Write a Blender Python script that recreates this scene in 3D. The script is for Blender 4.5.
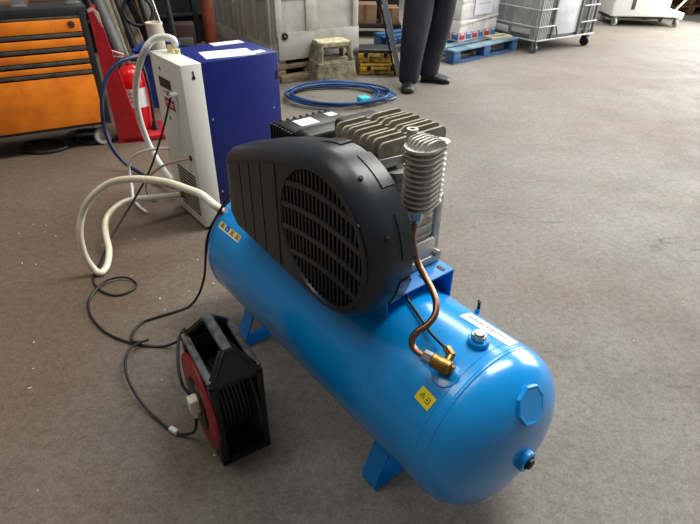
import bpy, bmesh, math, random
from mathutils import Vector, Matrix
random.seed(7)
sc = bpy.context.scene
for o in list(bpy.data.objects): bpy.data.objects.remove(o)
COL = sc.collection
R = math.radians

# ------------------------------------------------------------------ camera
cam = bpy.data.objects.new('camera', bpy.data.cameras.new('camera')); COL.objects.link(cam)
cam.data.sensor_width = 36.0; cam.data.lens = 27.0; cam.data.clip_end = 100
cam.location = (0, 0, 1.45)
cam.rotation_euler = (Matrix.Rotation(R(90 - 33.73), 3, 'X') @ Matrix.Rotation(R(0.8), 3, 'Z')).to_euler()
sc.camera = cam

# ------------------------------------------------------------------ world, lamps, exposure
w = bpy.data.worlds.new('world'); sc.world = w; w.use_nodes = True
bg = w.node_tree.nodes['Background']
bg.inputs[0].default_value = (1.0, 0.985, 0.96, 1); bg.inputs[1].default_value = 0.13
def area(name, loc, target, sx, sy, watts, col):
    l = bpy.data.lights.new(name, 'AREA'); l.shape = 'RECTANGLE'; l.size = sx; l.size_y = sy; l.energy = watts; l.color = col
    o = bpy.data.objects.new(name, l); COL.objects.link(o); o.location = loc
    o.rotation_euler = (Vector(target) - Vector(loc)).to_track_quat('-Z', 'Y').to_euler()
    return o
area('door_daylight', (6.8, 7.4, 2.3), (0.6, 2.6, 0.9), 5.0, 4.0, 640, (1.0, 0.985, 0.955))     # open roller door at the right
area('overhead_light', (1.6, 8.6, 5.6), (1.2, 6.0, 0), 5.0, 1.6, 300, (1.0, 0.985, 0.95))
area('overhead_light', (2.6, 3.4, 5.4), (1.4, 2.8, 0), 1.6, 4.0, 330, (1.0, 0.985, 0.95))
area('overhead_light', (-2.0, 1.4, 5.6), (-1.6, 1.6, 0), 1.2, 4.0, 84, (1.0, 0.96, 0.90))  # unseen fill lamp added overhead on the left to brighten the tank front
sc.view_settings.view_transform = 'Standard'; sc.view_settings.look = 'None'
sc.view_settings.gamma = 1.0; sc.view_settings.use_curve_mapping = False
sc.view_settings.exposure = 0.3

# ------------------------------------------------------------------ materials
def lin(c):
    return tuple(((v/255)/12.92 if v/255 <= .04045 else ((v/255+.055)/1.055)**2.4) for v in c) + (1,)
MATS = {}
def mat(name, c, rough=.5, metal=0., var=0., scale=8., bump=0., bscale=60., c2=None, coat=0., trans=0., spec=.5, detail=6., stretch=None):
    m = bpy.data.materials.new(name); m.use_nodes = True; nt = m.node_tree; N = nt.nodes; L = nt.links
    b = N['Principled BSDF']; b.inputs['Roughness'].default_value = rough; b.inputs['Metallic'].default_value = metal
    b.inputs['Coat Weight'].default_value = coat; b.inputs['Coat Roughness'].default_value = .15
    b.inputs['Transmission Weight'].default_value = trans; b.inputs['Specular IOR Level'].default_value = spec
    base = lin(c); b.inputs['Base Color'].default_value = base
    m.diffuse_color = base
    tc = N.new('ShaderNodeTexCoord')
    vec = tc.outputs['Object']
    if stretch:
        mp = N.new('ShaderNodeMapping'); mp.inputs['Scale'].default_value = stretch; L.new(vec, mp.inputs[0]); vec = mp.outputs[0]
    if var or c2:
        n = N.new('ShaderNodeTexNoise'); n.inputs['Scale'].default_value = scale; n.inputs['Detail'].default_value = detail
        n.inputs['Roughness'].default_value = .65
        L.new(vec, n.inputs['Vector'])
        r = N.new('ShaderNodeValToRGB'); L.new(n.outputs['Fac'], r.inputs[0])
        if c2: d = lin(c2)
        else: d = tuple(v*(1-var) for v in base[:3]) + (1,)
        r.color_ramp.elements[0].position = .35; r.color_ramp.elements[0].color = d
        r.color_ramp.elements[1].position = .6; r.color_ramp.elements[1].color = base
        L.new(r.outputs[0], b.inputs['Base Color'])
    if bump:
        n2 = N.new('ShaderNodeTexNoise'); n2.inputs['Scale'].default_value = bscale; n2.inputs['Detail'].default_value = 4
        L.new(vec, n2.inputs['Vector'])
        bp = N.new('ShaderNodeBump'); bp.inputs['Strength'].default_value = bump; bp.inputs['Distance'].default_value = .002
        L.new(n2.outputs['Fac'], bp.inputs['Height']); L.new(bp.outputs[0], b.inputs['Normal'])
    MATS[name] = m
    return m
M_TANK = mat('tank_blue', (0, 146, 224), .24, var=.05, scale=3, coat=.35, bump=.05, bscale=120)
M_TANKD = mat('bracket_blue', (0, 128, 208), .33, var=.12, scale=10)
M_BLK = mat('guard_black', (40, 43, 48), .34, var=.12, scale=14, bump=.12, bscale=400)
M_BLK2 = mat('black_plastic', (24, 24, 25), .45, var=.15, scale=20)
M_RUB = mat('black_rubber', (17, 17, 18), .5)
M_DARK = mat('dark_iron', (42, 42, 44), .55, metal=.4, var=.3, scale=20)
M_ALU = mat('cast_aluminium', (196, 193, 184), .42, metal=.4, var=.25, scale=18, bump=.25, bscale=200)
M_ALUD = mat('head_aluminium', (158, 151, 134), .6, metal=.3, c2=(122, 114, 96), scale=24, bump=.3, bscale=220)
M_STEEL = mat('zinc_steel', (190, 190, 188), .3, metal=.95, var=.15, scale=20)
M_COP = mat('copper', (158, 116, 94), .3, metal=.92, c2=(118, 80, 62), scale=18)
M_BRS = mat('brass', (172, 132, 72), .34, metal=.95, c2=(120, 88, 46), scale=30)
M_STK = mat('sticker_white', (226, 230, 228), .4)
M_YEL = mat('sticker_yellow', (238, 222, 30), .45)
M_INK = mat('print_black', (28, 28, 30), .5)
M_SBL = mat('sticker_blue', (30, 110, 180), .45)
M_OCH = mat('sticker_ochre', (196, 168, 60), .45)
M_DBLUE = mat('dryer_blue', (10, 30, 112), .38, var=.06, scale=5, bump=.08, bscale=300)
M_DWHT = mat('dryer_white', (218, 218, 206), .42, var=.05, scale=6, bump=.06, bscale=300)
M_PAPER = mat('paper', (228, 232, 238), .7, var=.05, scale=9)
M_HOSEC = mat('hose_cream', (228, 224, 208), .28, c2=(218, 206, 172), scale=3, coat=.3)
M_HOSEW = mat('hose_white', (224, 224, 218), .3, var=.05, scale=8, coat=.3)
M_TUBEP = mat('tube_pinkish', (186, 158, 144), .4)
M_HOSEB = mat('hose_navy', (16, 32, 70), .38)
M_HOSEB2 = mat('hose_blue_coil', (26, 74, 128), .36, var=.2, scale=10)
M_TURQ = mat('tie_turquoise', (50, 190, 200), .5)
M_RED = mat('red_paint', (176, 20, 32), .4, c2=(138, 16, 26), scale=7, coat=.2)
M_REDX = mat('extinguisher_red', (206, 16, 26), .3, coat=.3)
M_REDDISC = mat('reel_red', (152, 34, 36), .5, var=.25, scale=20)
M_ORG = mat('drawer_orange', (236, 132, 24), .45, c2=(206, 104, 14), scale=5, bump=.08, bscale=90)
M_CAB = mat('cabinet_charcoal', (36, 38, 40), .45, var=.25, scale=12)
M_STRIP = mat('drawer_grip_grey', (78, 74, 66), .5, c2=(48, 44, 40), scale=14)
M_GREYBOX = mat('container_grey', (178, 176, 168), .6, c2=(150, 147, 137), scale=3.5, bump=.12, bscale=40)
M_TIMB = mat('old_timber', (140, 122, 96), .8, c2=(92, 78, 58), scale=4, bump=.3, bscale=40, stretch=(1, 6, 6))
M_STOOL = mat('stool_dirty', (150, 142, 116), .75, c2=(88, 80, 60), scale=16, bump=.25, bscale=60)
M_STOOLT = mat('stool_pad', (214, 210, 172), .7, c2=(150, 142, 104), scale=18)
M_YCASE = mat('case_yellow', (206, 168, 50), .55, c2=(92, 72, 30), scale=16)
M_PALLET = mat('pallet_blue', (44, 92, 142), .75, c2=(30, 62, 100), scale=7, bump=.25, bscale=40)
M_PALTOP = mat('pallet_blue_worn', (126, 150, 162), .8, c2=(80, 108, 128), scale=5)
M_WRAP = mat('shrink_wrap', (232, 232, 230), .22, c2=(204, 200, 192), scale=9, bump=.5, bscale=26, coat=.5)
M_LRED = mat('pack_red', (196, 52, 58), .4)
M_LBLU = mat('pack_blue', (64, 120, 176), .4)
M_LWHT = mat('pack_white', (214, 216, 220), .4)
M_WOODP = mat('pale_batten', (206, 202, 172), .7, var=.12, scale=12)
M_CAGE = mat('cage_grey', (172, 174, 174), .55, c2=(150, 151, 151), scale=6)
M_CAGEP = mat('cage_panel', (192, 195, 200), .5, c2=(172, 175, 180), scale=5)
M_CAGED = mat('cage_frame_dark', (104, 104, 102), .55, var=.3, scale=12)
M_TROL = mat('trolley_white', (226, 228, 224), .45, var=.05, scale=4)
M_CASTW = mat('castor_pale', (178, 178, 170), .5, var=.2, scale=20)
M_BROWN = mat('brown_board', (112, 80, 54), .75, c2=(76, 54, 38), scale=5)
M_CARD = mat('carton_brown', (132, 104, 76), .8, c2=(108, 84, 60), scale=4)
M_BIN = mat('bin_blue', (22, 52, 128), .5, var=.15, scale=8)
M_PVC = mat('pipe_white', (222, 212, 192), .45, var=.06, scale=8)
M_NAVY = mat('trouser_navy', (24, 27, 42), .9, c2=(13, 15, 24), scale=9, bump=.9, bscale=14)
M_TOP = mat('sweater_dark', (32, 36, 48), .9, var=.2, scale=12)
M_SHOE = mat('shoe_black', (20, 20, 21), .45, var=.2, scale=20)
M_SKIN = mat('skin', (205, 158, 132), .55)
M_HAIR = mat('hair_brown', (58, 44, 34), .7, var=.3, scale=40)
M_POLE = mat('pole_grey', (150, 156, 164), .4, metal=.3)
M_VOID = mat('background_black', (14, 13, 13), .7, var=.3, scale=4)
M_RUST = mat('rust_orange', (126, 52, 28), .7, c2=(84, 34, 20), scale=6)
M_GPIPE = mat('grey_pipe', (96, 98, 98), .55, var=.25, scale=8)
M_PALE = mat('pale_board', (182, 174, 154), .7, c2=(140, 130, 110), scale=6, stretch=(8, 8, 1))
M_STICK = mat('wood_stick', (138, 108, 70), .7, var=.2, scale=14)
M_PURP = mat('pole_purple', (52, 50, 92), .5)
M_FADE = mat('faded_red', (206, 170, 162), .6, c2=(176, 96, 92), scale=10)
M_CHIP = mat('wood_chip', (204, 190, 158), .8, var=.2, scale=30)

def floor_material():   # worn, stained concrete
    m = bpy.data.materials.new('concrete_floor'); m.use_nodes = True; nt = m.node_tree; N = nt.nodes; L = nt.links
    b = N['Principled BSDF']; b.inputs['Specular IOR Level'].default_value = .3; tc = N.new('ShaderNodeTexCoord')
    def noise(scale, detail=8, rough=.6, sc3=(1, 1, 1), rz=0):
        mp = N.new('ShaderNodeMapping'); mp.inputs['Scale'].default_value = sc3; mp.inputs['Rotation'].default_value = (0, 0, rz)
        L.new(tc.outputs['Object'], mp.inputs[0])
        n = N.new('ShaderNodeTexNoise'); n.inputs['Scale'].default_value = scale; n.inputs['Detail'].default_value = detail; n.inputs['Roughness'].default_value = rough
        L.new(mp.outputs[0], n.inputs['Vector']); return n.outputs['Fac']
    def ramp(f, p0, c0, p1, c1):
        r = N.new('ShaderNodeValToRGB'); L.new(f, r.inputs[0]); e = r.color_ramp.elements
        e[0].position = p0; e[0].color = c0; e[1].position = p1; e[1].color = c1; return r.outputs[0]
    def mix(fac, a, c, mode='MIX'):
        x = N.new('ShaderNodeMixRGB'); x.blend_type = mode
        if isinstance(fac, float): x.inputs[0].default_value = fac
        else: L.new(fac, x.inputs[0])
        for i, v in ((1, a), (2, c)):
            if isinstance(v, tuple): x.inputs[i].default_value = v
            else: L.new(v, x.inputs[i])
        return x.outputs[0]
    g = lambda v: (v, v, v, 1)
    base = ramp(noise(.9, 9), .30, lin((114, 109, 100)), .64, lin((132, 128, 121)))
    brown = ramp(noise(.55, 4), .42, g(0), .66, g(.4))
    c = mix(brown, base, lin((112, 98, 83)))
    sx = N.new('ShaderNodeSeparateXYZ'); L.new(tc.outputs['Object'], sx.inputs[0])
    ad = N.new('ShaderNodeMath'); ad.operation = 'MULTIPLY_ADD'; L.new(noise(.8, 5), ad.inputs[0]); ad.inputs[1].default_value = 2.4; L.new(sx.outputs[0], ad.inputs[2])
    worn = ramp(ad.outputs[0], .0, g(.85), 1.0, g(0))          # floor turns browner and darker towards the left, with a ragged edge
    c = mix(worn, c, lin((102, 84, 67)))
    fine = ramp(noise(120, 7, .85), .36, g(.56), .62, g(1.22))
    c = mix(.8, c, fine, 'MULTIPLY')
    mid = ramp(noise(34, 9, .82), .36, g(.66), .60, g(1.22))
    c = mix(.8, c, mid, 'MULTIPLY')
    streak = ramp(noise(2.2, 9, .72, (.8, 1.3, 1), R(-24)), .30, g(.80), .52, g(1.0))
    c = mix(.6, c, streak, 'MULTIPLY')
    vo = N.new('ShaderNodeTexVoronoi'); vo.feature = 'DISTANCE_TO_EDGE'; vo.inputs['Scale'].default_value = 1.1
    mpv = N.new('ShaderNodeMapping'); mpv.inputs['Scale'].default_value = (.6, 1.5, 1); mpv.inputs['Rotation'].default_value = (0, 0, R(-28)); L.new(tc.outputs['Object'], mpv.inputs[0])
    wv = N.new('ShaderNodeMixRGB'); wv.blend_type = 'ADD'; wv.inputs[0].default_value = .25; L.new(mpv.outputs[0], wv.inputs[1])
    nz = N.new('ShaderNodeTexNoise'); nz.inputs['Scale'].default_value = 3.5; nz.inputs['Detail'].default_value = 7; L.new(tc.outputs['Object'], nz.inputs['Vector']); L.new(nz.outputs['Color'], wv.inputs[2])
    L.new(wv.outputs[0], vo.inputs['Vector'])
    crack = ramp(vo.outputs['Distance'], .002, g(1), .007, g(0)); gate = ramp(noise(1.9, 3), .58, g(0), .66, g(.55))
    cm = N.new('ShaderNodeMath'); cm.operation = 'MULTIPLY'; L.new(crack, cm.inputs[0]); L.new(gate, cm.inputs[1])
    c = mix(cm.outputs[0], c, lin((53, 48, 43)))
    rust = ramp(noise(1.6, 5, .65), .60, g(0), .70, g(.22))
    c = mix(rust, c, lin((122, 92, 62)))
    scuff = ramp(noise(5.5, 5, .6, (.45, 3.2, 1), R(-30)), .66, g(0), .72, g(.5))
    c = mix(scuff, c, lin((72, 68, 62)))
    dark = ramp(noise(1.25, 6, .7, (1, 1.4, 1), R(30)), .58, g(0), .72, g(.4))
    c = mix(dark, c, lin((78, 76, 74)))
    spots = ramp(noise(9, 4, .6), .70, g(0), .78, g(.4))
    c = mix(spots, c, lin((72, 62, 52)))
    pale = ramp(noise(75, 3, .6), .74, g(0), .80, g(.6))
    c = mix(pale, c, lin((171, 163, 146)))
    L.new(c, b.inputs['Base Color'])
    rr = ramp(noise(4, 6), .3, g(.66), .7, g(.88)); L.new(rr, b.inputs['Roughness'])
    bp = N.new('ShaderNodeBump'); bp.inputs['Strength'].default_value = .22; bp.inputs['Distance'].default_value = .003
    L.new(noise(45, 6, .7), bp.inputs['Height']); L.new(bp.outputs[0], b.inputs['Normal'])
    return m
M_FLOOR = floor_material()
M_WALL = mat('wall_paint', (120, 122, 122), .8, var=.1, scale=2)

# ------------------------------------------------------------------ helpers
def link(o, parent=None):
    COL.objects.link(o)
    if parent: o.parent = parent
    return o
def tag(o, label=None, cat=None, group=None, kind=None):
    if label: o['label'] = label
    if cat: o['category'] = cat
    if group: o['group'] = group
    if kind: o['kind'] = kind
    return o
def thing(name, loc, rz, label, cat, group=None):
    o = bpy.data.objects.new(name, None); o.empty_display_size = .1
    link(o); o.location = loc; o.rotation_euler = (0, 0, rz)
    return tag(o, label, cat, group)
def copy_tree(o, parent=None):
    c = o.copy(); link(c, parent)
    for ch in list(o.children): copy_tree(ch, c)
    return c
def catmull(P, k=6, closed=False):
    P = [Vector(p) for p in P]; n = len(P); out = []
    segs = n if closed else n - 1
    for i in range(segs):
        p1, p2 = P[i], P[(i+1) % n]
        p0 = P[i-1] if (closed or i > 0) else p1*2 - p2
        p3 = P[(i+2) % n] if (closed or i+2 < n) else p2*2 - p1
        for j in range(k):
            t = j/k
            out.append(.5*((2*p1) + (p2-p0)*t + (2*p0-5*p1+4*p2-p3)*t*t + (3*p1-p0-3*p2+p3)*t**3))
    if not closed: out.append(P[-1])
    return out
class MB:
    def __init__(s): s.V = []; s.F = []; s.I = []
    def add(s, vs, fs, mi=0):
        b = len(s.V); s.V += [Vector(v) for v in vs]
        for f in fs: s.F.append([b+i for i in f]); s.I.append(mi)
        return s
    def box(s, c, d, bev=.0, rz=0, mi=0, segs=2, rot=None):
        bm = bmesh.new(); bmesh.ops.create_cube(bm, size=1)
        bmesh.ops.scale(bm, vec=Vector(d), verts=bm.verts)
        if bev > 0: bmesh.ops.bevel(bm, geom=list(bm.edges), offset=min(bev, .49*min(d)), segments=segs, profile=.5, affect='EDGES')
        mtx = rot if rot else Matrix.Rotation(rz, 3, 'Z')
        vs = [mtx @ v.co + Vector(c) for v in bm.verts]; bm.verts.index_update()
        fs = [[v.index for v in f.verts] for f in bm.faces]; bm.free()
        return s.add(vs, fs, mi)
    def bar(s, a, b, w, h, bev=.0, mi=0, up=(0, 0, 1)):
        a, b = Vector(a), Vector(b); x = (b-a); l = x.length; x.normalize()
        y = Vector(up).cross(x)
        if y.length < 1e-4: y = Vector((0, 1, 0)).cross(x)
        y.normalize(); z = x.cross(y)
        return s.box((a+b)/2, (l, w, h), bev, mi=mi, rot=Matrix((x, y, z)).transposed())
    def lathe(s, prof, o=(0, 0, 0), d=(0, 0, 1), n=32, mi=0):
        o = Vector(o); d = Vector(d).normalized()
        u = d.orthogonal().normalized(); v = d.cross(u); vs = []; fs = []
        for r, h in prof:
            for i in range(n):
                t = 2*math.pi*i/n; vs.append(o + d*h + (u*math.cos(t) + v*math.sin(t))*max(r, 1e-5))
        for j in range(len(prof)-1):
            for i in range(n):
                k = (i+1) % n; fs.append([j*n+i, j*n+k, (j+1)*n+k, (j+1)*n+i])
        if prof[0][0] > 1e-4: fs.append(list(range(n))[::-1])
        if prof[-1][0] > 1e-4: fs.append([(len(prof)-1)*n+i for i in range(n)])
        return s.add(vs, fs, mi)
    def cyl(s, a, b, r, r2=None, n=20, bev=0., mi=0):
        a, b = Vector(a), Vector(b); h = (b-a).length; r2 = r if r2 is None else r2
        p = [(r-bev, 0), (r, bev), (r2, h-bev), (r2-bev, h)] if bev else [(r, 0), (r2, h)]
        return s.lathe(p, a, b-a, n, mi)
    def tube(s, P, r, n=10, closed=False, mi=0, k=6, smooth=True):
        P = catmull(P, k, closed) if smooth else [Vector(p) for p in P]
        m = len(P); vs = []; fs = []; up = None
        for i in range(m):
            t = (P[(i+1) % m] - P[i-1]) if (closed or 0 < i < m-1) else (P[1]-P[0] if i == 0 else P[-1]-P[-2])
            t.normalize()
            if up is None: up = t.orthogonal().normalized()
            up = (up - t*up.dot(t)).normalized(); q = t.cross(up)
            rr = r(i/(m-1)) if callable(r) else r
            for j in range(n):
                a = 2*math.pi*j/n; vs.append(P[i] + (up*math.cos(a) + q*math.sin(a))*rr)
        for i in range(m if closed else m-1):
            for j in range(n):
                k2 = (j+1) % n; i2 = (i+1) % m
                fs.append([i*n+j, i*n+k2, i2*n+k2, i2*n+j])
        if not closed: fs += [list(range(n))[::-1], [(m-1)*n+j for j in range(n)]]
        return s.add(vs, fs, mi)
    def prism(s, poly, fn, a, b, mi=0):
        n = len(poly)
        vs = [fn(p[0], p[1], a) for p in poly] + [fn(p[0], p[1], b) for p in poly]
        fs = [list(range(n))[::-1], [n+i for i in range(n)]] + [[i, (i+1) % n, n+(i+1) % n, n+i] for i in range(n)]
        return s.add(vs, fs, mi)
    def build(s, name, mats, parent=None, sharp=38, fixn=True):
        me = bpy.data.meshes.new(name); me.from_pydata([tuple(v) for v in s.V], [], s.F)
        for m in (mats if isinstance(mats, (list, tuple)) else [mats]): me.materials.append(m)
        me.polygons.foreach_set('material_index', s.I)
        if fixn:
            bm = bmesh.new(); bm.from_mesh(me); bmesh.ops.recalc_face_normals(bm, faces=bm.faces); bm.to_mesh(me); bm.free()
        me.polygons.foreach_set('use_smooth', [True]*len(me.polygons))
        me.set_sharp_from_angle(angle=R(sharp)); me.update()
        return link(bpy.data.objects.new(name, me), parent)
XZ = lambda p, q, t: Vector((p, t, q))
XY = lambda p, q, t: Vector((p, q, t))
YZ = lambda p, q, t: Vector((t, p, q))
def offset_poly(P, d):
    n = len(P); out = []
    for i in range(n):
        a, b, c = Vector(P[i-1]), Vector(P[i]), Vector(P[(i+1) % n])
        e1 = (b-a).normalized(); e2 = (c-b).normalized()
        n1 = Vector((-e1.y, e1.x)); n2 = Vector((-e2.y, e2.x)); m = (n1+n2)
        if m.length < 1e-6: m = n1
        m.normalize(); k = max(.5, m.dot(n1)); out.append(tuple(b + m*(d/k)))
    return out
def round_poly(P, rad, seg=6):
    out = []; n = len(P)
    for i in range(n):
        r = rad[i] if isinstance(rad, (list, tuple)) else rad
        a, b, c = Vector(P[i-1]), Vector(P[i]), Vector(P[(i+1) % n])
        u = (a-b).normalized(); v = (c-b).normalized(); ang = u.angle(v)
        t = min(r/math.tan(ang/2), .49*(a-b).length, .49*(c-b).length); rr = t*math.tan(ang/2)
        p, q = b+u*t, b+v*t; cen = b + (u+v).normalized()*(rr/math.sin(ang/2))
        a0 = math.atan2(p.y-cen.y, p.x-cen.x); a1 = math.atan2(q.y-cen.y, q.x-cen.x); da = (a1-a0+math.pi) % (2*math.pi) - math.pi
        for j in range(seg+1):
            t2 = a0 + da*j/seg; out.append((cen.x+rr*math.cos(t2), cen.y+rr*math.sin(t2)))
    return out

# ------------------------------------------------------------------ setting
f = MB().add([(-9, -2, 0), (10, -2, 0), (10, 15, 0), (-9, 15, 0)], [[0, 1, 2, 3]]).build('floor', M_FLOOR); tag(f, 'worn brownish grey concrete workshop floor', kind='structure')
wb = MB().box((.5, 15.1, 2.2), (19, .2, 4.4)).build('wall_back', M_WALL); tag(wb, 'plain grey far wall of the workshop', kind='structure')

# ================================================================== AIR COMPRESSOR (local x = tank axis towards the viewer, y = away, z = up)
TR, TZ, TLEN = .2364, .3074, 1.15
comp = thing('air_compressor', (.363, .942, 0), R(-51.25), 'blue horizontal tank air compressor with black belt guard and copper pipe', 'compressor')
cap = .135
prof = []
for i in range(15):
    a = math.pi/2*(1 - i/14); prof.append((TR*(math.cos(a)**.78), -TLEN - cap*(math.sin(a)**.95)))
prof += [(TR, -TLEN + .001)]
prof += [(TR, -TLEN*.66), (TR, -TLEN*.33), (TR, -.001)]
for i in range(15):
    a = math.pi/2*(i/14); prof.append((TR*(math.cos(a)**.78), cap*(math.sin(a)**.95)))
tank = MB().lathe(prof, (0, 0, TZ), (1, 0, 0), 72).build('tank', M_TANK, comp, 60)
for x in (0.0, -TLEN):
    MB().lathe([(TR-.001, -.007), (TR+.0016, -.004), (TR+.0022, 0), (TR+.0016, .004), (TR-.001, .007)], (x, 0, TZ), (1, 0, 0), 72).build('weld_seam', M_TANK, tank, 60)
MB().lathe([(TR-.001, -.0025), (TR+.0010, 0), (TR-.001, .0025)], (-.026, 0, TZ), (1, 0, 0), 72).build('weld_seam', M_TANK, tank, 60)
def cylpt(x, s, h):        # s = arc length from the crown of the tank towards +y
    t = s/TR; return Vector((x, (TR+h)*math.sin(t), TZ + (TR+h)*math.cos(t)))
def patch(mb, quad, h, mi=0, n=5):   # quad corners (x, arc) -> curved patch with a thin edge
    vs = []; fs = []
    for j in range(n+1):
        for i in range(n+1):
            u, v = i/n, j/n
            a = Vector(quad[0])*(1-u)*(1-v) + Vector(quad[1])*u*(1-v) + Vector(quad[2])*u*v + Vector(quad[3])*(1-u)*v
            vs.append(cylpt(a.x, a.y, h))
    m = n+1
    for j in range(n):
        for i in range(n): fs.append([j*m+i, j*m+i+1, (j+1)*m+i+1, (j+1)*m+i])
    mb.add(vs, fs, mi)
def rect(cx, cs, dx, ds, ang=0, sk=0):
    c, s_ = math.cos(ang), math.sin(ang)
    return [(cx + c*a*dx/2 - s_*b*ds/2, cs + s_*a*dx/2 + c*b*ds/2) for a, b in ((-1, -1), (1, -1), (1, 1), (-1, 1))]
# white name plate with a line of small dark print
m = MB(); patch(m, rect(-.095, .094, .156, .064, .09), .0012, 0)
xs = -.158
for k, wd in enumerate([.007, .006, .008, .006, .007, .006, .004, .007, .006, .008, .006, .007, .006, .005, .007]):
    patch(m, rect(xs+wd/2, .092 + (xs+.095)*.09, wd*.8, .011, .09), .0018, 1, 1); xs += wd + .0016
patch(m, rect(-.092, .073, .120, .004, .09), .0018, 2, 3)
m.build('name_plate', [M_STK, M_INK, mat('print_grey', (176, 182, 186), .5)], tank)['label'] = 'white printed label on the tank shoulder'
# yellow warning sticker with triangle and hand symbol
m = MB(); c0, s0, an = -.0616, -.197, -.12
patch(m, rect(c0, s0, .050, .037, an), .0012, 0)
def stk(pts, mi, h=.0018):
    ca, sa = math.cos(an), math.sin(an)
    vs = [cylpt(c0 + ca*p - sa*q, s0 + sa*p + ca*q, h) for p, q in pts]; m.add(vs, [list(range(len(vs)))], mi)
for a0 in range(3):
    t = [(-.009 + .009*math.cos(R(90+120*k)), .0 + .009*math.sin(R(90+120*k))) for k in range(3)]
    ti = [(-.009 + .0062*math.cos(R(90+120*k)), .0 + .0062*math.sin(R(90+120*k))) for k in range(3)]
    b0 = (a0+1) % 3; stk([t[a0], t[b0], ti[b0], ti[a0]], 1)
stk([(-.0098, .003), (-.0082, .003), (-.0086, -.0015), (-.0094, -.0015)], 1)
stk([(.004, -.008), (.015, -.008), (.015, -.0062), (.004, -.0062)], 1)
stk([(.004, .006), (.015, .006), (.016, .0076), (.004, .0076)], 1)
stk([(.014, -.008), (.016, -.008), (.016, .0076), (.014, .0076)], 1)
stk([(.004, -.002), (.008, -.002), (.012, .002), (.004, .002)], 1)
m.build('warning_sticker', [M_YEL, M_INK], tank)['label'] = 'yellow warning sticker with black symbols'
# strip of four pictograms at the far end
m = MB(); patch(m, rect(-1.07, -.200, .150, .026, .02), .0012, 0)
for k in range(4):
    cx = -1.125 + .037*k
    patch(m, rect(cx, -.197 + .0007*k, .030, .022, .02), .0016, 1 if k != 1 else 2, 1)
    m.add([cylpt(cx + .010*math.cos(R(90+120*j)), -.199 + .010*math.sin(R(90+120*j)), .002) for j in range(3)], [[0, 1, 2]], 3)
    m.add([cylpt(cx + .005*math.cos(R(90+120*j)), -.199 + .005*math.sin(R(90+120*j)), .0023) for j in range(3)], [[0, 1, 2]], 1 if k != 1 else 0)
m.build('pictogram_strip', [M_STK, M_OCH, M_SBL, M_INK], tank)['label'] = 'strip of small yellow and blue safety pictograms'
# eight-sided inspection boss welded on the near dished end
def dish(y, z):            # x of the near dished end at offset (y, z) from the tank axis
    rho = min(math.hypot(y, z)/TR, .999); a = math.acos(rho**(1/.78)); return cap*(math.sin(a)**.95)
def dish_n(y, z):
    e = .002; return Vector((1, -(dish(y+e, z)-dish(y-e, z))/(2*e), -(dish(y, z+e)-dish(y, z-e))/(2*e))).normalized()
bp = Vector((dish(.012, .158), .012, TZ+.158)); nrm = dish_n(.012, .158)
MB().lathe([(.052, -.02), (.052, .0025), (.050, .0042), (.046, .0042), (.044, .0030), (.0, .0030)], bp, nrm, 8).build('inspection_boss', M_TANK, tank, 20)
bp = Vector((dish(0, -.01), 0, TZ-.01))
MB().lathe([(.030, -.02), (.030, .014), (.027, .017), (.020, .017), (.020, .004), (0, .004)], bp, (1, 0, 0), 24).build('outlet_socket', M_TANK, tank)
MB().cyl(bp + Vector((.002, 0, 0)), bp + Vector((.026, 0, 0)), .015, n=6, bev=.002).build('outlet_plug', M_DARK, tank)
# crown fittings
top = lambda x, y: Vector((x, y, TZ + math.sqrt(TR*TR - y*y)))
p = top(-.064, .006); MB().cyl(p - Vector((0, 0, .006)), p + Vector((0, 0, .016)), .028, n=28, bev=.003).build('sight_boss', M_TANK, tank)
mb = MB().cyl(p + Vector((0, 0, .015)), p + Vector((0, 0, .030)), .021, n=6, bev=.002); mb.cyl(p + Vector((0, 0, .03)), p + Vector((0, 0, .036)), .014, n=20, bev=.002)
mb.build('hex_plug', M_STEEL, tank)
p = top(-.19, .16); mb = MB().cyl(p - Vector((0, .002, .006)), p + Vector((.0, .008, .012)), .007, n=12); mb.cyl(p + Vector((0, .008, .011)), p + Vector((-.004, .012, .03)), .0045, n=10, mi=1); mb.bar(p + Vector((0, .012, .03)), p + Vector((-.010, .014, .036)), .006, .005, mi=1)
mb.build('safety_valve', [M_TANK, M_RUB], tank)
# feet: flat bar bent into a U that passes under the tank
for x in (-.197, -.985):
    half = .031
    outer = [(-.172, .150), (-.225, .03), (-.222, .0), (.222, .0), (.225, .03), (.172, .150)]
    inner = [(.165, .150), (.216, .032), (.214, .006), (-.214, .006), (-.216, .032), (-.165, .150)]
    MB().prism(outer + inner, YZ, x-half, x+half).build('foot', M_TANKD, comp)
# platform of bent sheet on saddles
mb = MB(); px0, px1, py0, py1, pz = -.98, -.295, -.10, .165, .580
mb.box(((px0+px1)/2, (py0+py1)/2, pz-.003), (px1-px0, py1-py0, .006), .001)
mb.box(((px0+px1)/2, py1-.003, pz-.052), (px1-px0, .006, .10), .001)
mb.box(((px0+px1)/2, py0+.003, pz-.032), (px1-px0, .006, .058), .001)
plat = mb.build('mounting_plate', M_TANKD, comp)
ytop = [(py0 + i*(py1-py0)/12) for i in range(13)]
endp = [(y, TZ + math.sqrt(TR*TR - y*y) + .001) for y in ytop] + [(py1, pz-.004), (py0, pz-.004)]
MB().prism(endp, YZ, px0+.05, px0+.055).build('saddle', M_TANKD, comp)
MB().prism(endp, YZ, px1-.09, px1-.085).build('saddle', M_TANKD, comp)
for yy in (.06, .135):
    MB().prism(round_poly([(-.335, yy-.007), (-.305, yy-.007), (-.305, yy+.007), (-.335, yy+.007)], .006, 4), XY, pz, pz+.0012).build('slot', M_RUB, plat)
MB().cyl((-.305, py1+.0002, pz-.05), (-.305, py1+.0016, pz-.05), .006, n=12).build('rivet_hole', M_STK, plat)

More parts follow.
